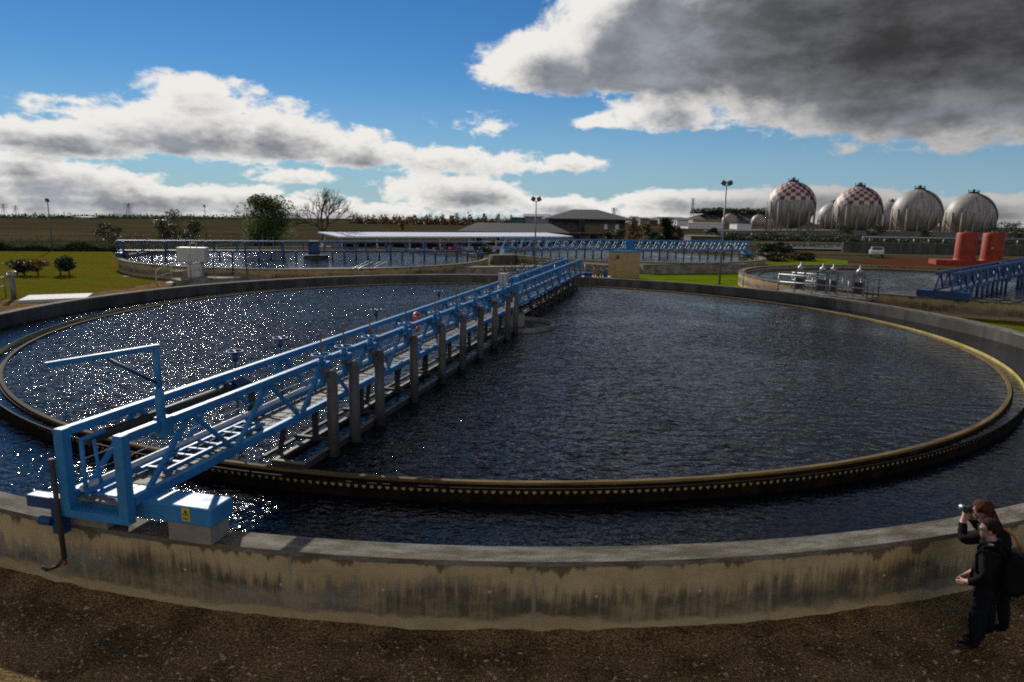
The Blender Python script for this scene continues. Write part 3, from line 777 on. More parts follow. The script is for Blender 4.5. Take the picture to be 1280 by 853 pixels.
MB().beam(a+Vector((0, .3, 1.05)), b_+Vector((0, .3, 1.0)), .5, .07).build('shelf', 'galvanised', rk)
for i, f in enumerate((.06, .45, .75, .97)):
    q = a.lerp(b_, f); MB().tube(q+Vector((0, .3, 0)), q+Vector((0, .3, 1.0)), .07, 8).build('post', 'grey_pole', rk)
for f in (.2, .6, .9):
    q = a.lerp(b_, f); g = MB(); g.tube(q+Vector((0, .3, .0)), q+Vector((0, .3, .62)), .16, 10); g.tube(q+Vector((-.2, .25, .35)), q+Vector((.2, .25, .35)), .09, 8); g.build('pump', 'blue_dark_paint' if f != .6 else 'brass', rk)
# sluice platform, right
p0, p1 = atz(972, 362, .95), atz(1083, 372, .95); dd = (p1-p0).normalized(); nn = Vector((-dd.y, dd.x, 0)); Z = lambda z: Vector((0, 0, z))
t = thing('sluice_platform', 'concrete sluice platform with railing and grey gate frames at right', 'platform', tuple(p0))
MB().beam(p0+nn*.9-Z(.15), p1+nn*.9-Z(.15), 2.2, .16).build('slab', 'concrete', t)
MB().beam(p0+nn*.9-Z(.6)+dd*.3, p0.lerp(p1, .6)+nn*.9-Z(.6), 1.6, .75).build('wall', 'concrete', t)
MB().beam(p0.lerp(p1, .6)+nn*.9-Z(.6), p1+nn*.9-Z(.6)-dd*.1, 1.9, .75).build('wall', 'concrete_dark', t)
g = MB(); rail(g, [p0-Z(.07), p1-Z(.07), p1+nn*2-Z(.07), p0+nn*2-Z(.07)], 1.0, .035, step=1.0); g.build('railing', 'galvanised', t)
for f in (.16, .42, .54, .83):
    q = p0.lerp(p1, f)+nn*1.2
    g = MB()
    for e in (-.28, .28): g.beam(q+dd*e-Z(.1), q+dd*e+Z(1.1), .10, .10, up=dd)
    g.beam(q-dd*.34+Z(1.1), q+dd*.34+Z(1.1), .16, .12); fr = g.build('gate_frame', 'grey_pole', t)
    g = MB(); g.lathe(q+Z(1.16), [(.1, 0), (.18, .05), (.18, .22), (.06, .3), (.04, .5), (0, .5)], 12); g.build('actuator', 'galvanised', fr)
    MB().beam(q-dd*.24+Z(.35), q+dd*.24+Z(.35), .05, .7).build('gate_leaf', 'dark_steel', fr)
# retaining walls, right foreground
def wall(name, label, P, Q, w, z0, z1, m, cat='wall'):
    g = MB(); P, Q = Vector((P[0], P[1], 0)), Vector((Q[0], Q[1], 0))
    g.beam(P+Z((z0+z1)/2), Q+Z((z0+z1)/2), w, z1-z0); o = g.build(name, m); return tag(o, label, cat)
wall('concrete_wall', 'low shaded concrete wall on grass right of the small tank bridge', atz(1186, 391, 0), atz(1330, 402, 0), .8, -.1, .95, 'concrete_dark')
# red cylinders on their pad
rb = thing('red_pad', 'low dark red concrete plinth under the two red cylinders', 'plinth', tuple(atz(1200, 331, 0)))
q0, q1 = aty(1172, 331.5, 84), aty(1252, 334, 82)
MB().beam(Vector((q0.x, q0.y+1.2, .28)), Vector((q1.x, q1.y+1.2, .28)), 3.4, .7).build('slab', 'red_paint', rb)
for px, lab in ((1204.5, 'tall red vertical cylinder, the one nearer the spheres'), (1237.5, 'tall red cylinder with small white mark, the one nearer the picture edge')):
    q = aty(px, 330, 84)
    t = thing('red_cylinder', lab, 'storage cylinder', (q.x, q.y, 0), 'red cylinders')
    MB().lathe((q.x, q.y, 0), [(1.16, .6), (1.16, 3.75), (1.08, 3.93), (0, 4.02)], 32).build('tank_body', 'red_paint', t)
    MB().lathe((q.x, q.y, 0), [(1.21, .62), (1.21, .75), (1.16, .78)], 32).build('base_ring', 'red_paint', t)
    g = MB(); g.path([(q.x-.3, q.y, 4.0), (q.x-.3, q.y, 4.12), (q.x+.3, q.y, 4.12), (q.x+.3, q.y, 4.0)], .04, 6); g.build('vent', 'galvanised', t)
    if px > 1220:
        d = Vector((-q.x, -q.y, 0)).normalized(); g = MB(); w = Vector((d.y, -d.x, 0))
        g.beam(q*Vector((1, 1, 0)) if False else Vector((q.x, q.y, 2.15))+d*1.15-w*.12, Vector((q.x, q.y, 2.2))+d*1.15+w*.12, .06, .12); g.build('plate', 'white_paint', t)

# ------------------------------------------------------------------ floodlight masts
def mast(px, py, pt, Y, label, double=True, r=.07):
    b_ = aty(px, py, Y); tp = aty(pt[0], pt[1], Y); zb = gz(b_.x, b_.y); h = tp.z
    t = thing('floodlight_mast', label, 'floodlight mast', (b_.x, b_.y, zb), 'floodlight masts')
    MB().tube((b_.x, b_.y, zb-.1), (b_.x, b_.y, h-.1), r*1.3, 10, r*.7).build('pole', 'grey_pole', t)
    g = MB(); g.tube((b_.x-.3, b_.y, h-.12), (b_.x+.3, b_.y, h-.12), .035, 6); g.build('crossarm', 'grey_pole', t)
    for e, ry in ((-.24, .5), (.24, -.35)) if double else ((.0, .2),):
        g = MB(); g.box((b_.x+e, b_.y-.05, h+.06), (.36, .2, .30), Matrix.Rotation(ry, 3, 'Y') @ Matrix.Rotation(.5, 3, 'X')); fl = g.build('floodlight', 'dark_steel', t)
        g = MB(); g.box((b_.x+e, b_.y-.17, h+.02), (.28, .02, .2), Matrix.Rotation(ry, 3, 'Y') @ Matrix.Rotation(.5, 3, 'X')); g.build('lens', 'grey_pole', fl)
mast(899, 356, (906, 230), 53.6, 'tall slim floodlight mast on bright grass left of the spheres')
mast(668, 345, (668.5, 250), 58.5, 'slim double headed floodlight mast before the carport end')
mast(66, 313, (58.5, 251), 81.3, 'dark floodlight mast rising from the far edge of left lawn', False)
mast(259, 310, (257, 258), 140, 'small distant floodlight mast left of the willow', False)
mast(585, 290, (583, 266), 210, 'tiny distant lamp post right of the pale tower', False, .09)

# ------------------------------------------------------------------ carport with cars
def carport():
    P, Q = Vector((-20.3, 79.5, 0)), Vector((8.6, 103.0, 0)); d = (Q-P).normalized(); n = Vector((-d.y, d.x, 0))
    t = thing('carport', 'long low carport with a thin white roof and slim posts', 'carport', tuple(P))
    zt = 2.55
    g = MB(); e0_, e1_ = -.2, 5.6
    vv = [P+n*e0_+Z(zt-.25), Q+n*e0_+Z(zt-.45), Q+n*e1_+Z(zt-.12), P+n*e1_+Z(zt+.08)]
    g.add(vv+[v_-Z(.16) for v_ in vv], [(0, 1, 2, 3), (7, 6, 5, 4), (0, 4, 5, 1), (1, 5, 6, 2), (2, 6, 7, 3), (3, 7, 4, 0)]); g.build('roof', 'white_sheet', t)
    for i in range(9):
        q = P.lerp(Q, .015+.97*i/8)
        for e in (.15, 4.9): MB().tube(q+n*e+Z(gz(q.x, q.y)), q+n*e+Z(zt-.5+(.2 if e > 1 else 0)), .06, 8).build('post', 'white_paint', t)
    return P, Q, d, n
cp = carport()
def make_car(c, label, colr):
    t = thing('parked_car', label, 'car', (0, 0, 0), 'cars parked under the carport')
    W = 1.74; prof = [(-2.05, .35), (2.05, .35), (2.1, .62), (2.0, .80), (1.05, .93), (.45, 1.38), (-.95, 1.43), (-1.75, .98), (-2.08, .90), (-2.12, .55)]
    def ex(pr, w0, w1): 
        g = MB(); k = len(pr); g.add([(x, -w0 if z < 1.0 else -w1, z) for x, z in pr]+[(x, w0 if z < 1.0 else w1, z) for x, z in pr], [tuple(range(k)), tuple(reversed(range(k, 2*k)))]+[(k+i, k+(i+1) % k, (i+1) % k, i) for i in range(k)]); return g
    ex(prof, W/2, W/2-.14).build('body', 'car_'+colr, t, bevel=.05)
    for s in (-1, 1):
        g = MB(); y = s*(W/2-.075)
        g.add([(.92, s*(W/2+.004), .96), (.42, y, 1.33), (-.86, y, 1.37), (-1.4, s*(W/2+.004), 1.0)], [(0, 1, 2, 3)]); g.build('side_window', 'glass_dark', t)
    g = MB(); g.add([(1.08, -.72, .95), (1.08, .72, .95), (.53, .62, 1.345), (.53, -.62, 1.345)], [(0, 1, 2, 3)]); g.build('windscreen', 'glass_dark', t)
    g = MB(); g.add([(-1.74, -.70, 1.02), (-1.74, .70, 1.02), (-1.04, .62, 1.40), (-1.04, -.62, 1.40)], [(0, 1, 2, 3)]); g.build('rear_window', 'glass_dark', t)
    for x in (-1.3, 1.32):
        for s in (-1, 1):
            g = MB(); g.tube((x, s*.66, .31), (x, s*.885, .31), .31, 18); w = g.build('wheel', 'tyre', t)
            g = MB(); g.tube((x, s*.8, .31), (x, s*.89, .31), .19, 12); g.build('rim', 'rim_silver', w)
    for s in (-1, 1):
        g = MB(); g.box((2.04, s*.62, .72), (.08, .34, .14)); g.build('headlight', 'headlamp', t)
    return t
cols = [('navy', 'dark navy car, first at the left end under the carport'), ('teal', 'teal car parked beside the navy car at carport left'), ('white', 'white car between the teal and charcoal cars'),
        ('charcoal', 'charcoal car beside the white car under the carport'), ('blue', 'bright blue car near the left middle of the carport'), ('maroon', 'maroon car next to the bright blue car'),
        ('red', 'red car between the maroon and first silver cars'), ('silver', 'silver car just right of the middle red car'), ('green', 'dark green car between two silver cars'),
        ('silver', 'silver car right of the dark green car before the low building'), ('grey', 'mid grey car between silver and red at carport right'), ('red', 'red car near the right end of the carport'),
        ('charcoal', 'black car between red and maroon near carport right end'), ('maroon', 'maroon car second from the right carport end'), ('navy', 'dark navy car at the right end of the carport')]
P, Q, d, n = cp
for i, (cn, lab) in enumerate(cols):
    q = P.lerp(Q, .05+.9*i/14)+n*2.3
    t = make_car(i, lab, cn); t.location = (q.x, q.y, max(gz(q.x, q.y), -.2)+.02); t.rotation_euler = (0, 0, math.atan2(-n.y, -n.x))
t = make_car(99, 'white car parked far off beside the red yard', 'white'); t.location = (*aty(1095, 317.5, 101)[:2], 0); t.rotation_euler = (0, 0, 1.15); t['group'] = 'cars elsewhere'

# ------------------------------------------------------------------ buildings
def hip_house(name, label, x0, x1, y0, y1, z0, ze, zr, mw, mr, over=.9, ridge=.3, rot=0.0, wins=(), slab=None):
    cx, cy = (x0+x1)/2, (y0+y1)/2; t = thing(name, label, 'building', (cx, cy, z0))
    MB().box((cx, cy, (z0+ze)/2), (x1-x0, y1-y0, ze-z0)).build('wall', mw, t)
    g = MB(); a, b_ = (x1-x0)/2+over, (y1-y0)/2+over; rl = (x1-x0)*ridge/2
    vs = [(cx-a, cy-b_, ze), (cx+a, cy-b_, ze), (cx+a, cy+b_, ze), (cx-a, cy+b_, ze), (cx-rl, cy, zr), (cx+rl, cy, zr)]
    vs += [(v[0], v[1], ze-.22) for v in vs[:4]]
    g.add(vs, [(0, 1, 5, 4), (1, 2, 5), (2, 3, 4, 5), (3, 0, 4), (6, 7, 1, 0), (7, 8, 2, 1), (8, 9, 3, 2), (9, 6, 0, 3), (9, 8, 7, 6)])
    g.build('roof', mr, t)
    for (u, v, w, h, m_) in wins:
        g = MB(); g.box((x0+u, y0-.02, z0+v), (w, .10, h)); fr = g.build('window', 'grey_pole', t)
        g = MB(); g.box((x0+u, y0-.075, z0+v), (w-.14, .03, h-.14)); g.build('pane', m_, fr)
    return t
zb = gz(15, 150)-.4
e0, e1 = aty(690, 273, 148), aty(782, 273, 148)
rz = aty(728, 262, 153).z
H = e0.z-zb
t = hip_house('control_building', 'two storey brown building with a dark hipped roof', e0.x, e1.x, 148, 162, zb, e0.z, rz, 'brick_brown', 'roof_dark', 1.6, .34, wins=[(1.6, H*.72, 1.5, 1.3, 'glass_dark'), (4.2, H*.72, 1.2, 1.3, 'glass_dark'), (2, H*.25, 1.6, 1.4, 'glass_dark'), (5.4, H*.25, 1.6, 1.4, 'glass_dark'), (9, H*.25, 1.6, 1.4, 'glass_dark'), (12.6, H*.25, 1.6, 1.4, 'glass_dark')])
g = MB(); g.box((e0.x+10.8, 147.9, zb+H*.70), (7.6, .25, H*.46)); g.build('tan_panel', 'brick_tan', t)
g = MB(); g.box((e0.x+6.3, 147.85, zb+H*.70), (1.3, .3, H*.5)); g.build('stair_glazing', 'glass_dark', t)
g = MB(); g.box((e0.x+(e1.x-e0.x)/2, 147.7, zb+H*.44), (e1.x-e0.x+.6, .7, .22)); g.build('string_course', 'brick_pale', t)
for u in (11.5, 13.9):
    g = MB(); g.box((e0.x+u, 147.75, zb+H*.70), (.7, .06, 1.0)); g.build('pane', 'white_paint', t)
f0, f1 = aty(578, 289, 136), aty(706, 289, 136); zl = gz(0, 136)-.3
hip_house('low_building', 'long single storey pale brick building with dark roof behind the carport', f0.x, f1.x, 136, 146, zl, f0.z, aty(630, 279, 141).z, 'brick_pale', 'roof_dark', 1.0, .75,
          wins=[(u, (f0.z-zl)*.5, 1.7, 1.2, 'glass_dark') for u in (3, 7.5, 12, 16.5)])
def shed(name, label, px0, px1, pyt, pyb, Y, dpt, m, roofm=None, gable=0.0, cat='building'):
    a, b_ = aty(px0, pyb, Y), aty(px1, pyb, Y); zt = aty((px0+px1)/2, pyt, Y).z; zb_ = min(a.z, b_.z)-.5
    t = thing(name, label, cat, ((a.x+b_.x)/2, Y, zb_))
    MB().box(((a.x+b_.x)/2, Y+dpt/2, (zb_+zt)/2), (b_.x-a.x, dpt, zt-zb_)).build('wall', m, t)
    g = MB(); w = (b_.x-a.x)/2+.02*(b_.x-a.x); cx = (a.x+b_.x)/2; th = (zt-zb_)*.06
    hh = th+gable*(zt-zb_)
    g.add([(cx-w, Y-.4, zt), (cx+w, Y-.4, zt), (cx+w, Y+dpt+.4, zt), (cx-w, Y+dpt+.4, zt), (cx-w, Y-.4, zt+th), (cx+w, Y-.4, zt+th), (cx+w, Y+dpt+.4, zt+th), (cx-w, Y+dpt+.4, zt+th), (cx-w, Y+dpt/2, zt+hh), (cx+w, Y+dpt/2, zt+hh)],
          [(3, 2, 1, 0), (0, 1, 5, 4), (2, 3, 7, 6), (4, 5, 9, 8), (6, 7, 8, 9), (1, 2, 6, 9, 5), (3, 0, 4, 8, 7)])
    g.build('roof', roofm or m, t); return t
shed('green_hall', 'green clad industrial hall end behind the low building', 638, 655, 272.5, 280, 230, 30, 'green_clad', 'grey_clad')
shed('grey_hall', 'long pale grey industrial hall behind the control building', 655.5, 690, 271.5, 280, 231, 30, 'grey_clad', 'grey_clad', .3)
shed('grain_tower', 'pale square tower far off on the plain', 562, 566.5, 270, 278, 700, 10, 'concrete')
shed('white_hall', 'low white hall with ochre end beyond the dark cypress', 860, 905, 279.5, 285, 420, 20, 'white_paint', 'white_paint')
shed('ochre_hall', 'ochre row of low sheds beside the small checkered sphere', 866, 902, 275, 279.5, 520, 20, 'kiosk_ochre', 'brick_pale')
shed('white_hall', 'low white shed between the two small distant spheres', 921, 939, 281, 286, 430, 15, 'white_paint', 'white_paint')
sh = shed('gate_house', 'low flat roofed gate house with a blue window at right of the cypress', 863, 902, 296, 305, 150, 6, 'brick_tan', 'brick_pale')
g = MB(); q = aty(873, 301, 149.9); g.box((q.x, q.y, q.z), (1.9, .1, 1.0)); g.build('window', 'teal_glass' if 'teal_glass' in MATS else 'car_teal', sh)
shed('white_van_shed', 'tiny white shed on the dark left field', 191, 203, 275.5, 280.5, 300, 8, 'white_paint', 'grey_clad')
shed('farm_hall', 'long low grey farm hall on the far left skyline', 92, 112, 271.5, 275, 900, 20, 'grey_clad', 'grey_clad')
# town on the far plain
rnd = random.Random(5)
TN = ['pale cottage on the plain right of the control building', 'white house with dark roof beyond the cypress, nearest the hill', 'brown barn beyond the bushes left of the cypress', 'small tan house on the skyline above the shrubs', 'grey roofed warehouse on the skyline beside the cypress']
for i, (a, b_, y0, y1, m_) in enumerate(((800, 812, 274.5, 281, 'brick_pale'), (846, 860, 276, 282, 'white_paint'), (812, 822, 276, 281, 'brick_brown'), (790, 799, 273, 279, 'brick_tan'), (824, 843, 273.5, 279, 'grey_clad'))):
    shed('distant_house', TN[i], a, b_, y0, y1, 330+i*30, 12, m_, 'roof_dark', .25)
# pylons and thin masts far away
def pylon(px, pt, pb, Y, label, w=4.0):
    b_ = aty(px, pb, Y); tp = aty(px, pt, Y).z; g = MB()
    for sx in (-1, 1):
        for sy in (-1, 1): g.beam((b_.x+sx*w*.5, Y+sy*w*.5, b_.z), (b_.x+sx*w*.08, Y+sy*w*.08, tp), .35, .35)
    for f in (.15, .3, .45, .6, .75): 
        q = w*(.5-.42*f); z0 = b_.z+(tp-b_.z)*f; z1 = b_.z+(tp-b_.z)*(f+.15); q1 = w*(.5-.42*(f+.15))
        g.beam((b_.x-q, Y-q, z0), (b_.x+q1, Y-q1, z1), .2, .2); g.beam((b_.x+q, Y-q, z0), (b_.x-q1, Y-q1, z1), .2, .2)
    for f in (.7, .84, .96): g.beam((b_.x-w*.9, Y, b_.z+(tp-b_.z)*f), (b_.x+w*.9, Y, b_.z+(tp-b_.z)*f), .35, .35)
    tag(g.build('pylon', 'grey_pole'), label, 'pylon')
pylon(6, 255, 271, 900, 'lattice power pylon at the far left skyline edge', 6)
pylon(21, 257, 271, 950, 'lattice power pylon right of the leftmost one', 6)
pylon(162, 254, 271, 800, 'lattice power pylon alone above the left field', 6)
pylon(865, 248, 270, 700, 'tall slim lattice mast on the hill left of floodlight mast', 3)
pylon(767, 260, 272, 600, 'short lattice mast behind the dark hipped roof', 3)

# ------------------------------------------------------------------ gas spheres
def spheremat(name, checks):
    m, N, b = newmat(name)
    tc = N.n('ShaderNodeTexCoord').outputs['Object']; s = N.sep(tc)
    ang = N.m('ARCTAN2', s[1], s[0])
    rr = N.m('SQRT', N.m('ADD', N.m('MULTIPLY', s[0], s[0]), N.m('MULTIPLY', s[1], s[1])))
    el = N.m('ARCTAN2', s[2], rr)
    st = N.noise(N.comb(N.m('MULTIPLY', ang, 6), N.m('MULTIPLY', el, .9), 0), 1.6, 5, .6)
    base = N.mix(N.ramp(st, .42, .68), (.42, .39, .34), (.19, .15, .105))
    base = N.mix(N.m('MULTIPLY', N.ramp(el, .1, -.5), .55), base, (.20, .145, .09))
    seam = N.ramp(N.m('ABSOLUTE', N.m('SUBTRACT', N.m('FRACT', N.m('MULTIPLY', ang, 18/(2*PI))), .5)), .03, .015)
    base = N.mix(N.m('MULTIPLY', seam, .3), base, (.2, .17, .13))
    if checks:
        a = N.m('FLOOR', N.m('MULTIPLY', ang, 28/(2*PI))); e = N.m('FLOOR', N.m('MULTIPLY', N.m('SUBTRACT', el, .20), 1/.165))
        ck = N.m('FLOORED_MODULO', N.m('ADD', a, e), 2)
        top = N.m('MULTIPLY', N.m('GREATER_THAN', el, .20), N.m('LESS_THAN', el, 1.36))
        base = N.mix(N.m('MULTIPLY', top, .8), base, (.60, .57, .50))
        base = N.mix(N.m('MULTIPLY', N.m('MULTIPLY', ck, top), .96), base, (.24, .018, .012))
    N.put(b.inputs['Base Color'], base); b.inputs['Roughness'].default_value = .55
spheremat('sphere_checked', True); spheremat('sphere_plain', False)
mat('sphere_small', (.30, .26, .21), (.2, .15, .1), .1, .6)
def gas_sphere(label, px, py, rpx, Y, m, pbase, legs=14, big=True):
    c = aty(px, py, Y); r = rpx/853*Y*.955; zb_ = aty(px, pbase, Y).z
    t = thing('gas_sphere', label, 'gas sphere', (c.x, Y, c.z), 'spherical gas tanks')
    g = MB(); g.sphere(c, r, 48, 28); g.build('shell', m, t)
    for i in range(legs):
        a = 2*PI*(i+.5)/legs; x, y = c.x+r*.985*math.cos(a), Y+r*.985*math.sin(a)
        MB().tube((x, y, zb_-3), (x, y, c.z+r*.12), r*.038, 8).build('leg', 'sphere_small', t)
    g = MB(); g.tube(c+Z(r*.99), c+Z(r*1.05), r*.22, 14)
    for i in range(8):
        a = 2*PI*i/8; q = c+Vector((r*.2*math.cos(a), r*.2*math.sin(a), r*1.04)); g.tube(q, q+Z(r*.10), r*.012, 5)
    g.tube(c+Z(r*1.05), c+Z(r*1.17), r*.05, 6); g.build('top_platform', 'dark_steel', t)
    if big:
        g = MB(); pts = [c+Vector((r*1.03*math.sin(.5-i*.12)*math.cos(.5+i*.28), -r*1.03*abs(math.sin(.5+i*.28))*1.0, 0)) for i in range(3)]
        pr = []
        for i in range(11):
            e = -.15+1.5*i/10; a = -PI/2+.9-1.0*i/10
            pr.append(c+Vector((math.cos(e)*math.cos(a), math.cos(e)*math.sin(a), math.sin(e)))*r*1.03)
        g.path(pr, r*.022, 5); g.build('stair', 'dark_steel', t)
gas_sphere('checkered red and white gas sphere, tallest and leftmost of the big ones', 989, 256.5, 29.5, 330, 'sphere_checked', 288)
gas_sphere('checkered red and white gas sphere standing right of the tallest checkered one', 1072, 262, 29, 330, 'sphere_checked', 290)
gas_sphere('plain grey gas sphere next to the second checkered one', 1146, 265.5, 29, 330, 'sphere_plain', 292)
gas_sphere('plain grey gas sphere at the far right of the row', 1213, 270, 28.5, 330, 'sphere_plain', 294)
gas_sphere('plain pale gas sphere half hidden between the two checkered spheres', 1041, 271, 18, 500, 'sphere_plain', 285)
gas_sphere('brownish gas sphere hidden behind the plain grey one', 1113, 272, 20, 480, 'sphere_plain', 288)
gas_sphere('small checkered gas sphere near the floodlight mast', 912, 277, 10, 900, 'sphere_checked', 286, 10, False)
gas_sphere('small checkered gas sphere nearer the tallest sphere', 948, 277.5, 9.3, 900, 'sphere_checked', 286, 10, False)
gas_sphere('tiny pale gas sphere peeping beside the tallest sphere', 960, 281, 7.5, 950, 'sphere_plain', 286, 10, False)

# embankment, hill, roads, pipelines at right
g = MB(); P = [aty(880, 289, 290), aty(960, 288, 300), aty(1060, 288.5, 300), aty(1290, 292, 300)]
vs = []
for p in P: vs += [(p.x-2, p.y-10, p.z-6), (p.x, p.y, p.z), (p.x*1.5, p.y*1.5, p.z*1.5-2)]
g.add(vs, [(3*i+k, 3*i+3+k, 3*i+4+k, 3*i+1+k) for i in range(3) for k in (0, 1)]); struct('embankment', g, 'hill_pale')
def hill(name, px0, px1, pyt, pyb, Y, m, seed, dep=200):
    g = MB(); r_ = random.Random(seed); n = 40; vs = []
    for i in range(n+1):
        f = i/n; px = px0+(px1-px0)*f
        e = min(1, f*5, (1-f)*5)**.7
        top = aty(px, pyb+(pyt-pyb)*e+r_.uniform(-.4, .4), Y); bot = aty(px, pyb+8, Y)
        vs += [(bot.x, Y-dep*.3, bot.z), (top.x, Y, top.z), (top.x*1.2, Y+dep, bot.z)]
    g.add(vs, [(3*i+k, 3*i+3+k, 3*i+4+k, 3*i+1+k) for i in range(n) for k in (0, 1)], smooth=True); return struct(name, g, m)
hill('hill', 852, 1010, 266.5, 276, 1200, 'hill_soil', 1)
hill('hill', -120, 320, 269.8, 274, 2500, 'hill_soil', 2, 600)
hill('hill', 440, 700, 273.5, 277, 2600, 'hill_soil', 3, 600)
hill('hill', 770, 1000, 272, 279, 1900, 'hill_pale', 4, 500)
def pipe(name, label, a, b_, r, m, cat, h, posts=8):
    t = thing(name, label, cat, tuple(a)); MB().tube(a, b_, r, 10).build('tube', m, t)
    for i in range(posts):
        q = a.lerp(b_, (i+.5)/posts); MB().tube(q-Z(h), q, r*.5, 6).build('post', m, t)
pipe('pipeline', 'long pale pipeline on posts before the sphere row', aty(1078, 297, 170), aty(1300, 300, 170), .3, 'galvanised', 'pipeline', 1.6, 12)
pipe('guard_rail', 'grey guard rail along the road below the spheres', aty(905, 304, 150), aty(1290, 309, 150), .22, 'grey_pole', 'guard rail', 1.0, 24)
wall('low_wall', 'pale low parapet wall left of the dark bushes', aty(918, 312, 115), aty(972, 312.5, 115), .5, -.3, .9, 'concrete_walk')
wall('low_wall', 'long dark low wall behind the red yard', aty(1052, 318, 118), aty(1300, 323, 118), .6, -.3, 1.5, 'concrete_dark')
wall('stone_wall', 'brown perimeter wall far behind the guard rail', aty(880, 300, 190), aty(1300, 306, 190), .6, -2, 1.0, 'concrete_dark')
g = MB(); g.add([(45, 122, .05), (170, 122, .05), (190, 140, .05), (45, 140, .05)], [(0, 1, 2, 3)]); struct('road', g, 'asphalt')

# ------------------------------------------------------------------ vegetation
def leaves(mb, c, rad, n, size, rnd, shell=.35, droop=0.0):
    for _ in range(n):
        while True:
            v = Vector((rnd.uniform(-1, 1), rnd.uniform(-1, 1), rnd.uniform(-1, 1)))
            if shell < v.length < 1: break
        p = Vector((c[0]+v.x*rad[0], c[1]+v.y*rad[1], c[2]+v.z*rad[2]))
        a = Vector((rnd.gauss(0, 1), rnd.gauss(0, 1), rnd.gauss(0, .7)-droop)).normalized(); b_ = a.orthogonal().normalized()
        b_ = Matrix.Rotation(rnd.uniform(0, 6.28), 3, a) @ b_
        s = size*rnd.uniform(.6, 1.4); w = s*rnd.uniform(.35, .6)
        mb.add([p-a*s, p+b_*w, p+a*s, p-b_*w], [(0, 1, 2, 3)])
def tree(name, label, cat, base, h, w, m, n=1500, size=.22, trunk=.3, clumps=16, seed=1, low=.2, bark='bark', shape='round', droop=0.0, group=None, dep=None):
    rnd = random.Random(seed); base = Vector(base); t = thing(name, label, cat, tuple(base), group)
    g = MB(); g.tube(base-Z(.2), base+Z(h*.55), trunk, 8, trunk*.45)
    for i in range(6):
        a = i*1.05+rnd.random(); q = base+Z(h*rnd.uniform(.25, .5))
        g.tube(q, q+Vector((math.cos(a)*w*.35, math.sin(a)*w*.3, h*rnd.uniform(.15, .35))), trunk*.35, 5, trunk*.1)
    g.build('trunk', bark, t); g = MB()
    for i in range(clumps):
        f = (i+.5)/clumps
        z = low+(1-low)*f
        if shape == 'round': ww = math.sqrt(max(.08, 1-((z-(.5+low*.4))/(.55))**2))
        elif shape == 'cone': ww = max(.12, 1-f)**.6
        else: ww = 1-.25*f
        a = rnd.uniform(0, 6.28); q = math.sqrt(rnd.random())*.72*ww
        cr = (.30+.16*rnd.random())*(.7+.5*ww)
        c = base+Vector((math.cos(a)*q*w/2, math.sin(a)*q*w/2, min(h*z, h-cr*h*.22)))
        leaves(g, c, (w*cr*.55, w*cr*.55, h*cr*.38), n//clumps, size, rnd, .2, droop)
    g.build('crown', m, t); return t
def gpos(px, Y): 
    p = aty(px, 300, Y); return (p.x, Y, gz(p.x, Y))
p = gpos(337, 93)
ht = aty(337, 246.5, 93).z-p[2]
tree('willow_tree', 'big dense dark green willow left of the bare tree', 'tree', p, ht, 7.3, 'leaf_willow', 11500, .15, .4, 46, 3, .06, droop=.8)
g_t = thing('bare_tree', 'leafless branching tree with a whitewashed trunk beside the willow', 'tree', gpos(404, 93))
rnd = random.Random(11); tr_ = MB(); br_ = MB(); wp = MB()
p = Vector(gpos(404, 93)); hb = aty(400, 238, 93).z-p.z
def grow(mb, a, d, ln, r, lev):
    b_ = a+d*ln; mb.tube(a, b_, r, 6 if lev < 2 else 4, r*.65)
    if lev >= 5: return
    for i in range(3 if lev < 4 else 2):
        ax = Vector((rnd.gauss(0, 1), rnd.gauss(0, 1), rnd.gauss(0, .3))).normalized()
        nd = (Matrix.Rotation(rnd.uniform(.35, .95), 3, ax) @ d); nd.z += .13; nd.normalize()
        grow(br_, a.lerp(b_, rnd.uniform(.6, 1)), nd, ln*rnd.uniform(.70, .92), r*.62, lev+1)
tr_.tube(p-Z(.2), p+Z(hb*.30), .30, 10, .24)
wp.tube(p+Z(.02), p+Z(hb*.16), .315, 10, .285)
for dv in ((-.10, 0, 1), (.5, .1, .9), (-.55, -.1, .85)): grow(tr_, p+Z(hb*.28), Vector(dv).normalized(), hb*(.285 if dv[2] == 1 else .22), .17, 0)
tr_.build('trunk', 'bark_grey', g_t); br_.build('branches', 'bark_grey', g_t); wp.build('whitewash', 'white_paint', g_t)
for px, Y, pt, w, m_, lab, sd in ((219, 110, 263, 4.2, 'leaf_olive', 'thin yellowish tree behind the big cream cabinet', 21), (205, 106, 275, 3.2, 'leaf_olive', 'low olive bush left of the thin yellowish tree', 22), (243, 108, 276, 3.8, 'leaf_dark', 'dark bush right of the thin yellowish tree', 23),
                                  (136, 100, 280, 4.2, 'leaf_dark', 'dark rounded bush beyond the lawn at left', 24), (318, 96, 268, 3.4, 'leaf_willow', 'light green shrub at the left foot of the willow', 25)):
    q = gpos(px, Y); h = aty(px, pt, Y).z-q[2]
    tree('field_bush' if h < 3.5 else 'young_tree', lab, 'bush' if h < 3.5 else 'tree', q, h, w, m_, 900, .17, .1, 12, sd, .15)
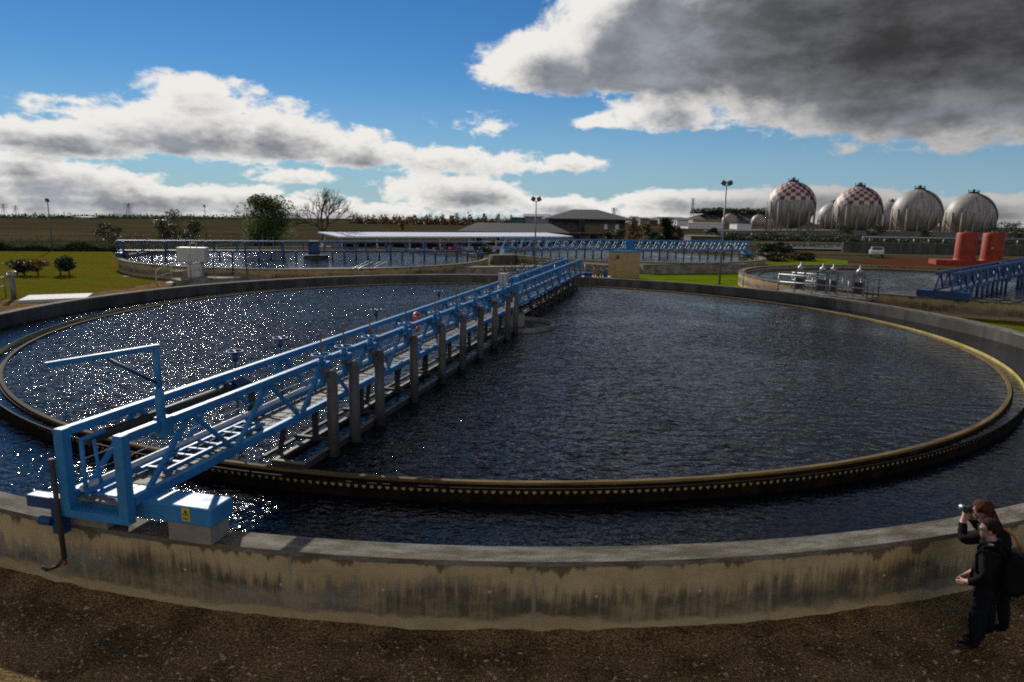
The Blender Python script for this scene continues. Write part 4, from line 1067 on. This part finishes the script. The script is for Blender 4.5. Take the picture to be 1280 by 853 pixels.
for px, Y, pt, w, m_, lab, sd in ((22, 62, 326, 1.9, 'leaf_dark', 'dark wind bent shrub nearest the left edge of lawn', 31), (31, 62.5, 330, 1.2, 'leaf_dark', 'small dark shrub close beside the reddish one on the lawn', 32), (48, 63, 325, 1.7, 'leaf_rust', 'reddish small tree between dark shrubs on the left lawn', 33), (76, 62, 325, 1.5, 'leaf_dark', 'dark forked shrub on the lawn right of the reddish one', 34), (87, 62, 321, 1.3, 'leaf_dark', 'taller leaning dark shrub at the right of the lawn group', 35)):
    q = atz(px, 344.5, 0); h = aty(px, pt, q.y).z
    tree('lawn_shrub', lab, 'shrub', (q.x, q.y, 0), h, w, m_, 700, .09, .07, 12, sd, .35, group='shrubs on the left lawn')
q = gpos(833, 138); tree('cypress_tree', 'dark dense cypress right of the brown building', 'tree', q, aty(833, 274, 138).z-q[2], 3.3, 'leaf_cypress', 3600, .2, .2, 30, 41, .05, shape='col')
GL = [('grey green bush before the building wall, leftmost', 758, 128, 290, 'leaf_olive'), ('rounded olive bush under the tan panel of the building', 772, 126, 287, 'leaf_olive'), ('tall yellow leafed tree at the corner of the building', 792, 130, 276, 'leaf_rust'),
      ('rust coloured bare bush between yellow tree and cypress', 808, 132, 279, 'leaf_rust'), ('dark low bush left of the cypress foot', 820, 130, 291, 'leaf_dark'), ('pale shrub right of the cypress foot', 848, 138, 286, 'leaf_olive')]
for i, (lab, px, Y, pt, m_) in enumerate(GL):
    q = gpos(px, Y); tree('garden_bush', lab, 'bush', q, max(1.2, aty(px, pt, Y).z-q[2]), 3.2, m_, 900, .2, .1, 12, 50+i, .08)
RB = [('dark rounded bush beyond the gate house', 889, 200, 285.5, 4.5, 'leaf_dark'), ('olive bush standing below the second checkered sphere', 1050, 200, 282, 6.5, 'leaf_olive'), ('dark bush below and left of the plain spheres', 1095, 200, 282, 5.5, 'leaf_dark'),
      ('orange yellow autumn shrub below the tallest sphere', 979, 200, 292, 3.4, 'leaf_yellow'), ('yellow autumn tree far beyond the carport', 503, 260, 276, 2.6, 'leaf_yellow'), ('dark tree far at the right edge behind cylinders', 1262, 200, 278, 9, 'leaf_dark'), ('dark bush right of the right end sphere', 1240, 210, 283, 6, 'leaf_dark'), ('dark low bush under the plain spheres', 1155, 200, 289, 4, 'leaf_dark')]
for i, (lab, px, Y, pt, w, m_) in enumerate(RB):
    q = gpos(px, Y); tree('roadside_bush', lab, 'bush', q, max(1.2, aty(px, pt, Y).z-q[2]), w, m_, 1100, .26, .15, 14, 70+i, .06)
DB = [('dark evergreen shrub at the left of the clump behind the small tank', 960, 95, 305, 3.4), ('pointed dark evergreen in the clump behind the small tank', 973, 97, 303, 2.6), ('dark bush in the middle of the clump behind the small tank', 986, 94, 308, 3.6), ('wide low brown green bush nearest the small tank', 968, 86, 318, 4.2), ('rusty dark bush at the right of the clump before the red yard', 1003, 88, 316, 4.4)]
for i, (lab, px, Y, pt, w) in enumerate(DB):
    q = gpos(px, Y); tree('evergreen_bush', lab, 'bush', (q[0], Y, 0), max(1.0, aty(px, pt, Y).z), w, 'leaf_dark' if i < 3 else ('leaf_olive' if i == 3 else 'leaf_rust'), 1300, .17, .1, 14, 90+i, .05)
# hedge line past the lawn, and far tree belts
def belt(name, label, pts, h, dep, m, n, size, seed, cat=None, stuff=False):
    rnd = random.Random(seed); g = MB()
    for _ in range(n):
        k = rnd.randrange(len(pts)-1); p = pts[k].lerp(pts[k+1], rnd.random())
        hh = h*(.5+.5*math.sin(p.x*.9+seed)*math.sin(p.x*.31+2)+.3*rnd.random())
        c = p+Vector((0, rnd.uniform(-dep, dep), max(.05, rnd.random())*max(hh, h*.3)))
        a = Vector((rnd.gauss(0, 1), rnd.gauss(0, 1), rnd.gauss(0, 1))).normalized(); b_ = a.orthogonal().normalized(); s = size*rnd.uniform(.6, 1.5)
        g.add([c-a*s, c+b_*s*.6, c+a*s, c-b_*s*.6], [(0, 1, 2, 3)])
    o = g.build(name, m); return tag(o, label, cat, None, 'stuff' if stuff else None)
def gline(pxs, Y): return [Vector(gpos(px, Y)) for px in pxs]
belt('hedge', 'dark clipped hedge along the far edge of the left lawn', gline((-120, 0, 60, 150), 82), 1.0, .4, 'leaf_dark', 5000, .14, 1, 'hedge')
belt('scrub', 'dry scrub on the field behind the hedge', gline((-120, 60, 200, 330), 92), 1.3, 5, 'leaf_olive', 3500, .15, 2, stuff=True)
belt('treeline', 'far belt of brown and orange trees on the plain', gline((440, 520, 580, 640), 520), 7.5, 10, 'leaf_rust', 3800, .8, 3, stuff=True)
belt('treeline', 'thin dark tree line on the left horizon', gline((-100, 60, 200, 330), 1300), 9, 20, 'leaf_dark', 3000, 1.8, 4, stuff=True)
belt('hill_scrub', 'dark scrub covering the low hill left of the spheres', [aty(px, py, 1200) for px, py in ((868, 266.5), (900, 266.5), (950, 266.7), (1000, 267))], 8, 30, 'leaf_dark', 2500, 2.5, 5, stuff=True)
belt('scrub', 'dark scrub along the road below the spheres', gline((880, 960, 1080, 1300), 185), 2.2, 3, 'leaf_dark', 4500, .3, 6, stuff=True)
belt('scrub', 'low shrubs behind the guard rail at right', gline((880, 980, 1120, 1300), 132), 1.0, 4, 'leaf_olive', 3500, .22, 7, stuff=True)
# field fence behind the left rear tank
g = MB(); P = gline((100, 250, 420), 88)
for a, b_ in zip(P[:-1], P[1:]):
    for i in range(13):
        q = a.lerp(b_, i/13); g.beam(q, q+Z(1.9), .08, .08)
    for z in (.6, 1.2, 1.8): g.tube(a+Z(z), b_+Z(z), .012, 4)
tag(g.build('wire_fence', 'grey_pole'), 'wire field fence with thin posts behind the left rear tank', 'fence')

# ------------------------------------------------------------------ people
def person_mesh(name, joints, edges, radii, head, facing, mats, classify):
    me = bpy.data.meshes.new('tmp'); me.from_pydata(joints, edges, []); o = bpy.data.objects.new('tmp', me); col.objects.link(o)
    sk = o.modifiers.new('skin', 'SKIN'); sk.use_smooth_shade = True
    for v, r in zip(me.skin_vertices[0].data, radii): v.radius = (r, r) if not isinstance(r, tuple) else r; v.use_root = False
    me.skin_vertices[0].data[0].use_root = True
    o.modifiers.new('sub', 'SUBSURF').levels = 2; o.modifiers['sub'].render_levels = 2
    dg = bpy.context.evaluated_depsgraph_get(); dg.update()
    body = bpy.data.meshes.new_from_object(o.evaluated_get(dg))
    vs = [v.co.copy() for v in body.vertices]; fs = [tuple(p.vertices) for p in body.polygons]
    bpy.data.objects.remove(o)
    # head: skull, jaw, nose, ears; local x = facing, y = left
    c, R3 = Vector(head), facing
    g = MB(); g.add(vs, fs)
    def S(p, r, nu=16, nv=12):
        h = MB(); h.sphere((0, 0, 0), r, nu, nv); g.add([c+R3 @ (Vector(p)+v) for v in h.v], h.f)
    S((-.012, 0, .025), (.100, .078, .098)); S((.028, 0, -.045), (.066, .058, .072)); S((.098, 0, -.022), (.022, .014, .024), 8, 6); S((.086, 0, .012), (.016, .052, .014), 8, 6)
    S((.082, 0, -.066), (.018, .026, .012), 8, 6); S((.07, 0, -.10), (.022, .026, .02), 8, 6)
    for s in (-1, 1): S((-.012, s*.08, -.012), (.02, .012, .032), 8, 6)
    tmp = bpy.data.meshes.new('tmp2'); tmp.from_pydata(g.v, [], g.f); o = bpy.data.objects.new('tmp2', tmp); col.objects.link(o)
    rm = o.modifiers.new('rm', 'REMESH'); rm.mode = 'VOXEL'; rm.voxel_size = .011; rm.use_smooth_shade = True
    sm = o.modifiers.new('s', 'SMOOTH'); sm.iterations = 2; sm.factor = .5
    dg = bpy.context.evaluated_depsgraph_get(); dg.update()
    fin = bpy.data.meshes.new_from_object(o.evaluated_get(dg)); bpy.data.objects.remove(o)
    fin.name = name
    fin.materials.clear()
    for mm in mats: fin.materials.append(MATS[mm])
    for p in fin.polygons: p.material_index = classify(p.center); p.use_smooth = True
    mi = {}
    for p in fin.polygons:
        for vi in p.vertices: mi[vi] = max(mi.get(vi, 0), p.material_index)
    for v in fin.vertices:
        if mi.get(v.index, 0) in (1, 2):
            q = v.co; v.co = q+v.normal*(.011*mnoise.noise((q.x*11, q.y*11, q.z*24))+.006*mnoise.noise((q.x*30, q.y*30, q.z*40))+.004)
    po = bpy.data.objects.new(name, fin); col.objects.link(po); return po

def hand(root, d, palm_n, size=1.0):
    """joints for a relaxed five finger hand: list of (points, radii, edges) appended to a chain"""
    d = Vector(d).normalized(); pn = Vector(palm_n).normalized(); s = d.cross(pn).normalized(); out = []
    r = Vector(root)
    for k, (off, ln) in enumerate(((-.030, .078), (-.010, .088), (.010, .083), (.028, .066))):
        a = r+d*.085*size+s*off*size; out.append([a, a+d*ln*.5+pn*.008, a+d*ln*.8+pn*.03])
    a = r+d*.03*size-s*.032*size; out.append([a, a+d*.03-s*.025+pn*.008, a+d*.062-s*.03+pn*.02])
    return out

def build_person(label, origin, face_yaw, pose, mats, name='person', zclass=None):
    J, E, Rr = [], [], []
    def add(p, r, par=None):
        J.append(Vector(p)); Rr.append(r)
        if par is not None: E.append((par, len(J)-1))
        return len(J)-1
    pose(add)
    rot = Matrix.Rotation(face_yaw, 3, 'Z'); O = Vector(origin)
    return [O+rot @ p for p in J], E, Rr, rot

# front figure: standing upright, arms held forward, backpack on
fo = atz(1219, 811, .02)
fyaw = math.atan2(.62, -.80)
def pose_front(add):
    pel = add((0, 0, .86), (.125, .15)); w = add((0, 0, 1.02), (.115, .145), pel); ch = add((.0, 0, 1.22), (.135, .17), w); nk = add((-.01, 0, 1.375), .085, ch); n2 = add((.02, 0, 1.44), .06, nk); add((.03, 0, 1.49), .06, n2)
    for s in (-1, 1):
        h = add((0, s*.095, .80), .105, pel); k = add((.03+.02*s, s*.10, .46), .078, h); a = add((-.01+.02*s, s*.105, .10), .058, k); f = add((.07+.02*s, s*.11, .055), .05, a); add((.17+.02*s, s*.115, .04), .04, f)
        sh = add((-.005, s*.185, 1.30), .085, ch); e = add((.0, s*.25, 1.05), .066, sh); wr = add((.14, s*.16, .90), .045, e); hd = add((.19, s*.12, .87), .036, wr)
        for ch_ in hand(Vector((.18, s*.12, .875)), (.7, -s*.5, -.5), (0, -s, -.2)):
            p_ = hd
            for q in ch_: p_ = add(q, .0105, p_)
J, E_, Rr, rot = build_person('', fo, fyaw, pose_front, None)
def cls_front(c):
    l = rot.transposed() @ (Vector(c)-fo)
    if l.z > 1.405: return 0
    if l.x > .165 and l.z > .7 and l.z < .93: return 0
    if l.z < .075: return 3
    if l.z < .86: return 2
    return 1
hl = fo+rot @ Vector((.045, 0, 1.555))
hrot = rot @ Matrix.Rotation(R_(8), 3, 'Y')
pf = person_mesh('person', J, E_, Rr, hl, hrot, ('skin', 'cloth_black', 'trousers', 'shoe_brown'), cls_front)
tag(pf, 'person in black jacket and glasses with short brown hair, standing in front', 'person')
def hcap(name, c, R3, m, parent, long=False):
    g = MB(); rnd = random.Random(4)
    h = MB(); h.sphere((-.02, 0, .035), (.125, .112, .112) if long else (.112, .090, .102), 20, 14)
    vs = []
    for v in h.v:
        q = v.copy(); q *= 1+.05*math.sin(q.y*60+q.z*40)*.5+rnd.uniform(-.012, .012)
        if q.x > .03 and q.z < .075: q.x = .03-.3*(.075-q.z)
        if q.z < -.03 and not long: q.z = -.03+(q.z+.03)*.4; q.x = min(q.x, -.02)
        vs.append(c+R3 @ q)
    g.add(vs, h.f, smooth=True)
    if long:
        for k in range(26):
            a = PI*.5+PI*(k/25); q = Vector((.085*math.cos(a)-.03, .088*math.sin(a), -.01)); e = q*1.35+Vector((-.03, 0, -.17-.04*rnd.random()))
            g.tube(c+R3 @ q, c+R3 @ e, .034, 6, .016)
    return g.build(name, m, parent)
hcap('hair', hl, hrot, 'hair_brown', pf)
g = MB()
for s in (-1, 1):
    g.torus(hl+hrot @ Vector((.105, s*.034, .008)), .026, .0035, hrot @ Matrix.Rotation(PI/2, 3, 'Y'), 14, 5)
    g.tube(hl+hrot @ Vector((.10, s*.062, .012)), hl+hrot @ Vector((-.01, s*.086, .012)), .003, 5)
g.tube(hl+hrot @ Vector((.108, -.01, .012)), hl+hrot @ Vector((.108, .01, .012)), .003, 5); g.build('glasses', 'dark_rubber', pf)
g = MB()
for s in (-1, 1): g.sphere(hl+hrot @ Vector((.083, s*.032, .004)), .010, 8, 6)
g.build('eye', 'white_paint', pf)
g = MB(); g.torus(fo+rot @ Vector((.01, 0, 1.405)), .082, .035, rot @ Matrix.Rotation(.2, 3, 'Y'), 20, 8); g.build('collar', 'cloth_black', pf)
bp = thing('backpack', 'black backpack worn by the person standing in front', 'backpack', tuple(fo+Vector((0, 0, .9))))
bm_ = MB(); bc = fo+rot @ Vector((-.255, 0, 1.09)); bm_.sphere((0, 0, 0), 1.0, 20, 12)
def sq(v, p=.55): return Vector([math.copysign(abs(q)**p, q) for q in v])
bm_.v = [bc+rot @ (Vector((.12*a.x, .18*a.y, .26*a.z))) for a in [sq(v) for v in bm_.v]]; bm_.build('pack', 'cloth_black', bp)
pk = MB(); pk.sphere((0, 0, 0), 1.0, 16, 10); pk.v = [bc+rot @ Vector((-.115, 0, -.07))+rot @ Vector((.05*a.x, .14*a.y, .13*a.z)) for a in [sq(v) for v in pk.v]]; pk.build('pocket', 'cloth_coat', bp)
for s in (-1, 1):
    g = MB(); g.path([fo+rot @ Vector(q) for q in ((-.17, s*.12, 1.28), (-.07, s*.125, 1.405), (.05, s*.13, 1.39), (.128, s*.13, 1.25), (.10, s*.16, 1.05), (-.10, s*.17, .95))], .019, 6)
    g.build('strap', 'cloth_coat', bp)
MB().beam(fo+rot @ Vector((-.02, .132, 1.423)), fo+rot @ Vector((.03, .132, 1.42)), .03, .012).build('buckle', 'galvanised', bp)

# rear figure: leaning over the wall with a camera, auburn hair
ro = Vector((6.14, 7.86, .02))
ryaw = math.atan2(.88, -.48)
def pose_rear(add):
    pel = add((-.02, 0, .90), (.13, .16)); w = add((.03, 0, 1.05), (.115, .145), pel); ch = add((.13, 0, 1.23), (.135, .165), w); nk = add((.20, 0, 1.375), .085, ch); n2 = add((.25, 0, 1.44), .058, nk); add((.28, 0, 1.48), .06, n2)
    for s in (-1, 1):
        h = add((-.02, s*.10, .83), .11, pel); k = add((.0+.03*s, s*.10, .47), .078, h); a = add((-.06+.03*s, s*.105, .10), .058, k); f = add((.02+.03*s, s*.11, .055), .05, a); add((.12+.03*s, s*.115, .04), .04, f)
        sh = add((.14, s*.185, 1.31), .085, ch); e = add((.36, s*.25, 1.17), .066, sh); wr = add((.46, s*.10, 1.34), .045, e); hd = add((.47, s*.075, 1.395), .036, wr)
        for ch_ in hand(Vector((.465, s*.08, 1.37)), (.1, -s*.35, .9), (0, -s, .1)):
            p_ = hd
            for q in ch_: p_ = add(q, .0105, p_)
J, E_, Rr, rrot = build_person('', ro, ryaw, pose_rear, None)
def cls_rear(c):
    l = rrot.transposed() @ (Vector(c)-ro)
    if l.x > .40 and l.z > 1.35: return 0
    if l.z > 1.42: return 0
    if l.z < .075: return 3
    if l.z < .70: return 2
    return 1
hr = ro+rrot @ Vector((.31, 0, 1.545)); hrr = rrot @ Matrix.Rotation(R_(14), 3, 'Y')
pr_ = person_mesh('person', J, E_, Rr, hr, hrr, ('skin', 'cloth_coat', 'trousers', 'shoe_brown'), cls_rear)
tag(pr_, 'person with auburn hair and dark coat leaning at the wall with a camera', 'person')
hcap('hair', hr, hrr, 'hair_auburn', pr_, True)
g = MB(); g.torus(ro+rrot @ Vector((.215, 0, 1.40)), .085, .036, rrot @ Matrix.Rotation(.5, 3, 'Y'), 20, 8); g.build('collar', 'cloth_coat', pr_)
cm = MB(); cc = ro+rrot @ Vector((.47, 0, 1.50)); cm.box(cc, (.055, .13, .085), rrot); cam_o = cm.build('hand_camera', 'dark_rubber', bevel=.006)
tag(cam_o, 'small dark camera held up by the person with auburn hair', 'camera')
MB().tube(cc+rrot @ Vector((.02, 0, -.005)), cc+rrot @ Vector((.10, 0, -.005)), .034, 14).build('lens', 'galvanised', cam_o)
bg = thing('shoulder_bag', 'tan shoulder bag hanging behind the person with auburn hair', 'bag', tuple(ro+Vector((0, 0, .9))))
q = MB(); q.sphere((0, 0, 0), 1.0, 16, 10); qc = ro+rrot @ Vector((-.10, -.24, 1.0)); q.v = [qc+rrot @ Vector((.13*a.x, .055*a.y, .15*a.z)) for a in [sq(v) for v in q.v]]; q.build('pouch', 'strap_tan', bg)
MB().path([ro+rrot @ Vector(p) for p in ((-.10, -.22, 1.13), (-.02, -.16, 1.30), (.08, -.03, 1.42), (.20, .08, 1.40), (.27, .16, 1.24))], .016, 6).build('strap', 'strap_tan', bg)

# ------------------------------------------------------------------ sky, clouds and sun
SAZ, SEL = R_(-28.8), R_(25.0)
w = bpy.data.worlds.new('World'); sc.world = w; w.use_nodes = True
N = NT(w.node_tree); w.node_tree.nodes.clear()
sky = N.n('ShaderNodeTexSky', sky_type='NISHITA'); sky.sun_disc = False; sky.sun_elevation = SEL; sky.sun_rotation = SAZ
sky.altitude = 700; sky.air_density = 1.0; sky.dust_density = 0.0; sky.ozone_density = 1.6
tcg = N.n('ShaderNodeTexCoord').outputs['Generated']
ds = N.sep(tcg)
az = N.m('MULTIPLY', N.m('ARCTAN2', ds[0], ds[1]), 180/PI)
el = N.m('MULTIPLY', N.m('ARCSINE', ds[2]), 180/PI)
def pxdir(px, py):
    d = ray(px, py).normalized(); return math.degrees(math.atan2(d.x, d.y)), math.degrees(math.asin(d.z))
# px, py of centre, half width, height above and below the centre line (in degrees), gain
BL = [(235, 172, 12, 3.5, 1.9, 1.0), (330, 180, 10.5, 2.4, 1.6, 1.0), (90, 176, 8.5, 1.9, 1.3, .95), (10, 166, 5, 1.2, 1.0, .9), (440, 194, 6, 1.4, 1.2, 1.0), (235, 120, 4.5, 1.6, 1.2, .6), (95, 126, 3.4, .8, .6, .5),
      (585, 206, 8.5, 1.5, 1.0, .62), (705, 207, 3.6, 1.0, .7, .55), (60, 226, 9, 1.6, 1.5, .95), (10, 205, 4, 1.2, 1.0, .9), (150, 246, 20, 1.3, 1.8, .9), (370, 222, 4, .9, .6, .6), (575, 242, 7.5, 1.7, 2.0, 1.0),
      (400, 263, 14, .9, 1.2, .8), (200, 264, 26, 1.0, 2.0, .9), (690, 256, 8, .9, 1.3, .85), (900, 253, 12, 1.2, 1.6, 1.0), (1040, 245, 8, 1.0, 2.0, .9), (1190, 260, 12, 1.0, 2.0, .9),
      (690, 86, 7.0, 3.0, 2.2, 1.0), (820, 60, 10, 8, 4.2, 1.2), (1000, 40, 16, 12, 7.1, 1.4), (1140, 118, 13, 8, 3.3, 1.4), (1290, 88, 14, 12, 5.0, 1.5), (830, 142, 5, 2.5, 1.7, 1.0), (745, 153, 2.9, .9, .7, .6),
      (607, 160, 3.2, .9, .7, .22), (1062, 187, 2.2, .8, .6, .2)]
# unseen clouds, added overhead to grey the water and behind to light shade
XB = [(78, 30, 26, 14, 9, 1.3), (50, 58, 30, 14, 10, 1.3), (0, 46, 62, 22, 20, 1.25), (-75, 14, 20, 5, 4, .8), (175, 34, 38, 17, 14, 1.5), (-150, 28, 30, 12, 10, 1.2)]
def density(a, e):
    cur = None
    E_ = [(*pxdir(b_[0], b_[1]), *b_[2:]) for b_ in BL]+XB
    for (a0, e0, wd, up, dn, gain) in E_:
        de = N.m('SUBTRACT', e, e0)
        dy = N.m('ADD', N.m('DIVIDE', N.m('MAXIMUM', de, 0.0), up), N.m('DIVIDE', N.m('MAXIMUM', N.m('MULTIPLY', de, -1.0), 0.0), dn))
        dx = N.m('DIVIDE', N.m('SUBTRACT', a, a0), wd)
        q = N.m('SQRT', N.m('ADD', N.m('MULTIPLY', dx, dx), N.m('MULTIPLY', dy, dy)))
        f = N.m('MULTIPLY', N.m('SUBTRACT', 1.0, q), gain)
        cur = f if cur is None else N.m('SMOOTH_MAX', cur, f, .15)
    k = N.m('DIVIDE', 1.0, N.m('ADD', .55, N.m('MULTIPLY', N.m('MAXIMUM', e, 0.0), .035)))   # finer detail near the horizon
    v = N.comb(N.m('MULTIPLY', a, .24), N.m('MULTIPLY', N.m('MULTIPLY', e, .46), k), 3.3)
    n1 = N.noise(v, .75, 10, .62, .2)
    v2 = N.comb(N.m('MULTIPLY', a, .75), N.m('MULTIPLY', e, 1.25), 7.1)
    n2 = N.noise(v2, .75, 9, .60, .3)
    lowk = N.ramp(e, 16, 3)
    amp2 = N.m('ADD', .30, N.m('MULTIPLY', lowk, .85)); amp1 = N.m('SUBTRACT', 1.45, N.m('MULTIPLY', lowk, .45))
    nn_ = N.m('ADD', N.m('MULTIPLY', N.m('SUBTRACT', n1, .54), amp1), N.m('MULTIPLY', N.m('SUBTRACT', n2, .52), amp2))
    return N.m('ADD', cur, nn_), n1
D0, n0 = density(az, el)
sft = N.m('ADD', .55, N.m('MULTIPLY', N.ramp(el, 2, 14), 1.15))
D1, n1_ = density(N.m('SUBTRACT', az, N.m('MULTIPLY', sft, .6)), N.m('ADD', el, sft))
alpha = N.ramp(D0, -.04, .24)
far_r = N.ramp(az, 7, 27); hi = N.ramp(el, 5, 11)
shade = N.ramp(N.m('ADD', N.m('MULTIPLY', D1, .72), N.m('MULTIPLY', D0, .35)), N.m('SUBTRACT', .18, N.m('MULTIPLY', far_r, .12)), N.m('SUBTRACT', .95, N.m('MULTIPLY', N.ramp(az, -4, 10), N.m('MULTIPLY', hi, .34))))
# big overhead deck at right is thick and dark underneath
darkc = N.mix(N.m('MULTIPLY', far_r, hi), (.30, .32, .36), (.08, .08, .084))
lit = N.mix(N.m('MULTIPLY', far_r, N.ramp(el, 2, 12)), (1.08, 1.05, 1.0), (.42, .41, .40))
darkc = N.mix(N.ramp(el, 19, 26), darkc, (.10, .105, .12))
cc_ = N.mix(shade, lit, darkc)
fold = N.noise(N.comb(N.m('MULTIPLY', az, .30), N.m('MULTIPLY', el, .62), 1.7), .75, 10, .60, .12)
cm_ = N.n('ShaderNodeMix', data_type='RGBA', blend_type='MULTIPLY'); cm_.inputs[0].default_value = 1.0
fv = N.m('ADD', N.m('SUBTRACT', .78, N.m('MULTIPLY', far_r, .18)), N.m('MULTIPLY', N.ramp(fold, .30, .74), N.m('ADD', .65, N.m('MULTIPLY', N.m('MULTIPLY', far_r, hi), .65))))
N.put(cm_.inputs[6], cc_); N.put(cm_.inputs[7], N.comb(fv, fv, fv)); cc_ = N.mix(N.m('MULTIPLY', shade, .9), cc_, cm_.outputs[2])
cc_ = N.mix(N.m('MULTIPLY', N.ramp(az, 8, 26), N.m('MULTIPLY', N.ramp(el, 7, 4), .5)), cc_, (.20, .20, .21))
behind = N.ramp(N.m('ABSOLUTE', az), 112, 138)
cc_ = N.mix(behind, cc_, (1.72, 1.36, .95))  # clouds behind the camera made bright and warm to light the near wall
hs = N.n('ShaderNodeHueSaturation'); hs.inputs['Saturation'].default_value = 1.3; N.put(hs.inputs['Color'], sky.outputs[0])
tint = N.n('ShaderNodeMix', data_type='RGBA', blend_type='MULTIPLY'); tint.inputs[0].default_value = 1.0; N.put(tint.inputs[6], hs.outputs[0]); tint.inputs[7].default_value = (.62, .88, 1.12, 1)
bgs = N.n('ShaderNodeBackground'); low = N.mix(N.m('MULTIPLY', N.ramp(el, 11, 0), .62), tint.outputs[2], (4.6, 6.9, 9.4))
N.put(bgs.inputs[0], low); bgs.inputs[1].default_value = .062
bgc = N.n('ShaderNodeBackground'); N.put(bgc.inputs[0], cc_); bgc.inputs[1].default_value = .80
mx = N.n('ShaderNodeMixShader'); N.put(mx.inputs[0], alpha)
w.node_tree.links.new(bgs.outputs[0], mx.inputs[1]); w.node_tree.links.new(bgc.outputs[0], mx.inputs[2])
out = N.n('ShaderNodeOutputWorld'); w.node_tree.links.new(mx.outputs[0], out.inputs[0])
w.cycles.sampling_method = 'MANUAL'; w.cycles.sample_map_resolution = 1024

sl = bpy.data.lights.new('sun', 'SUN'); sl.energy = 4.2; sl.angle = R_(.53); sl.color = (1.0, .95, .87)
so = bpy.data.objects.new('sun', sl); col.objects.link(so)
sd = Vector((math.sin(SAZ)*math.cos(SEL), math.cos(SAZ)*math.cos(SEL), math.sin(SEL)))
so.rotation_euler = (-sd).to_track_quat('-Z', 'Y').to_euler(); so.location = sd*60+Vector((0, 30, 0))

vs_ = sc.view_settings
vs_.view_transform = 'Standard'; vs_.look = 'None'; vs_.exposure = 0.0; vs_.gamma = 1.0; vs_.use_curve_mapping = False
sc.display_settings.display_device = 'sRGB'
sc.render.engine = 'CYCLES'
sc.cycles.use_denoising = False
sc.cycles.filter_width = 1.95
sc.cycles.max_bounces = 6; sc.cycles.transparent_max_bounces = 6
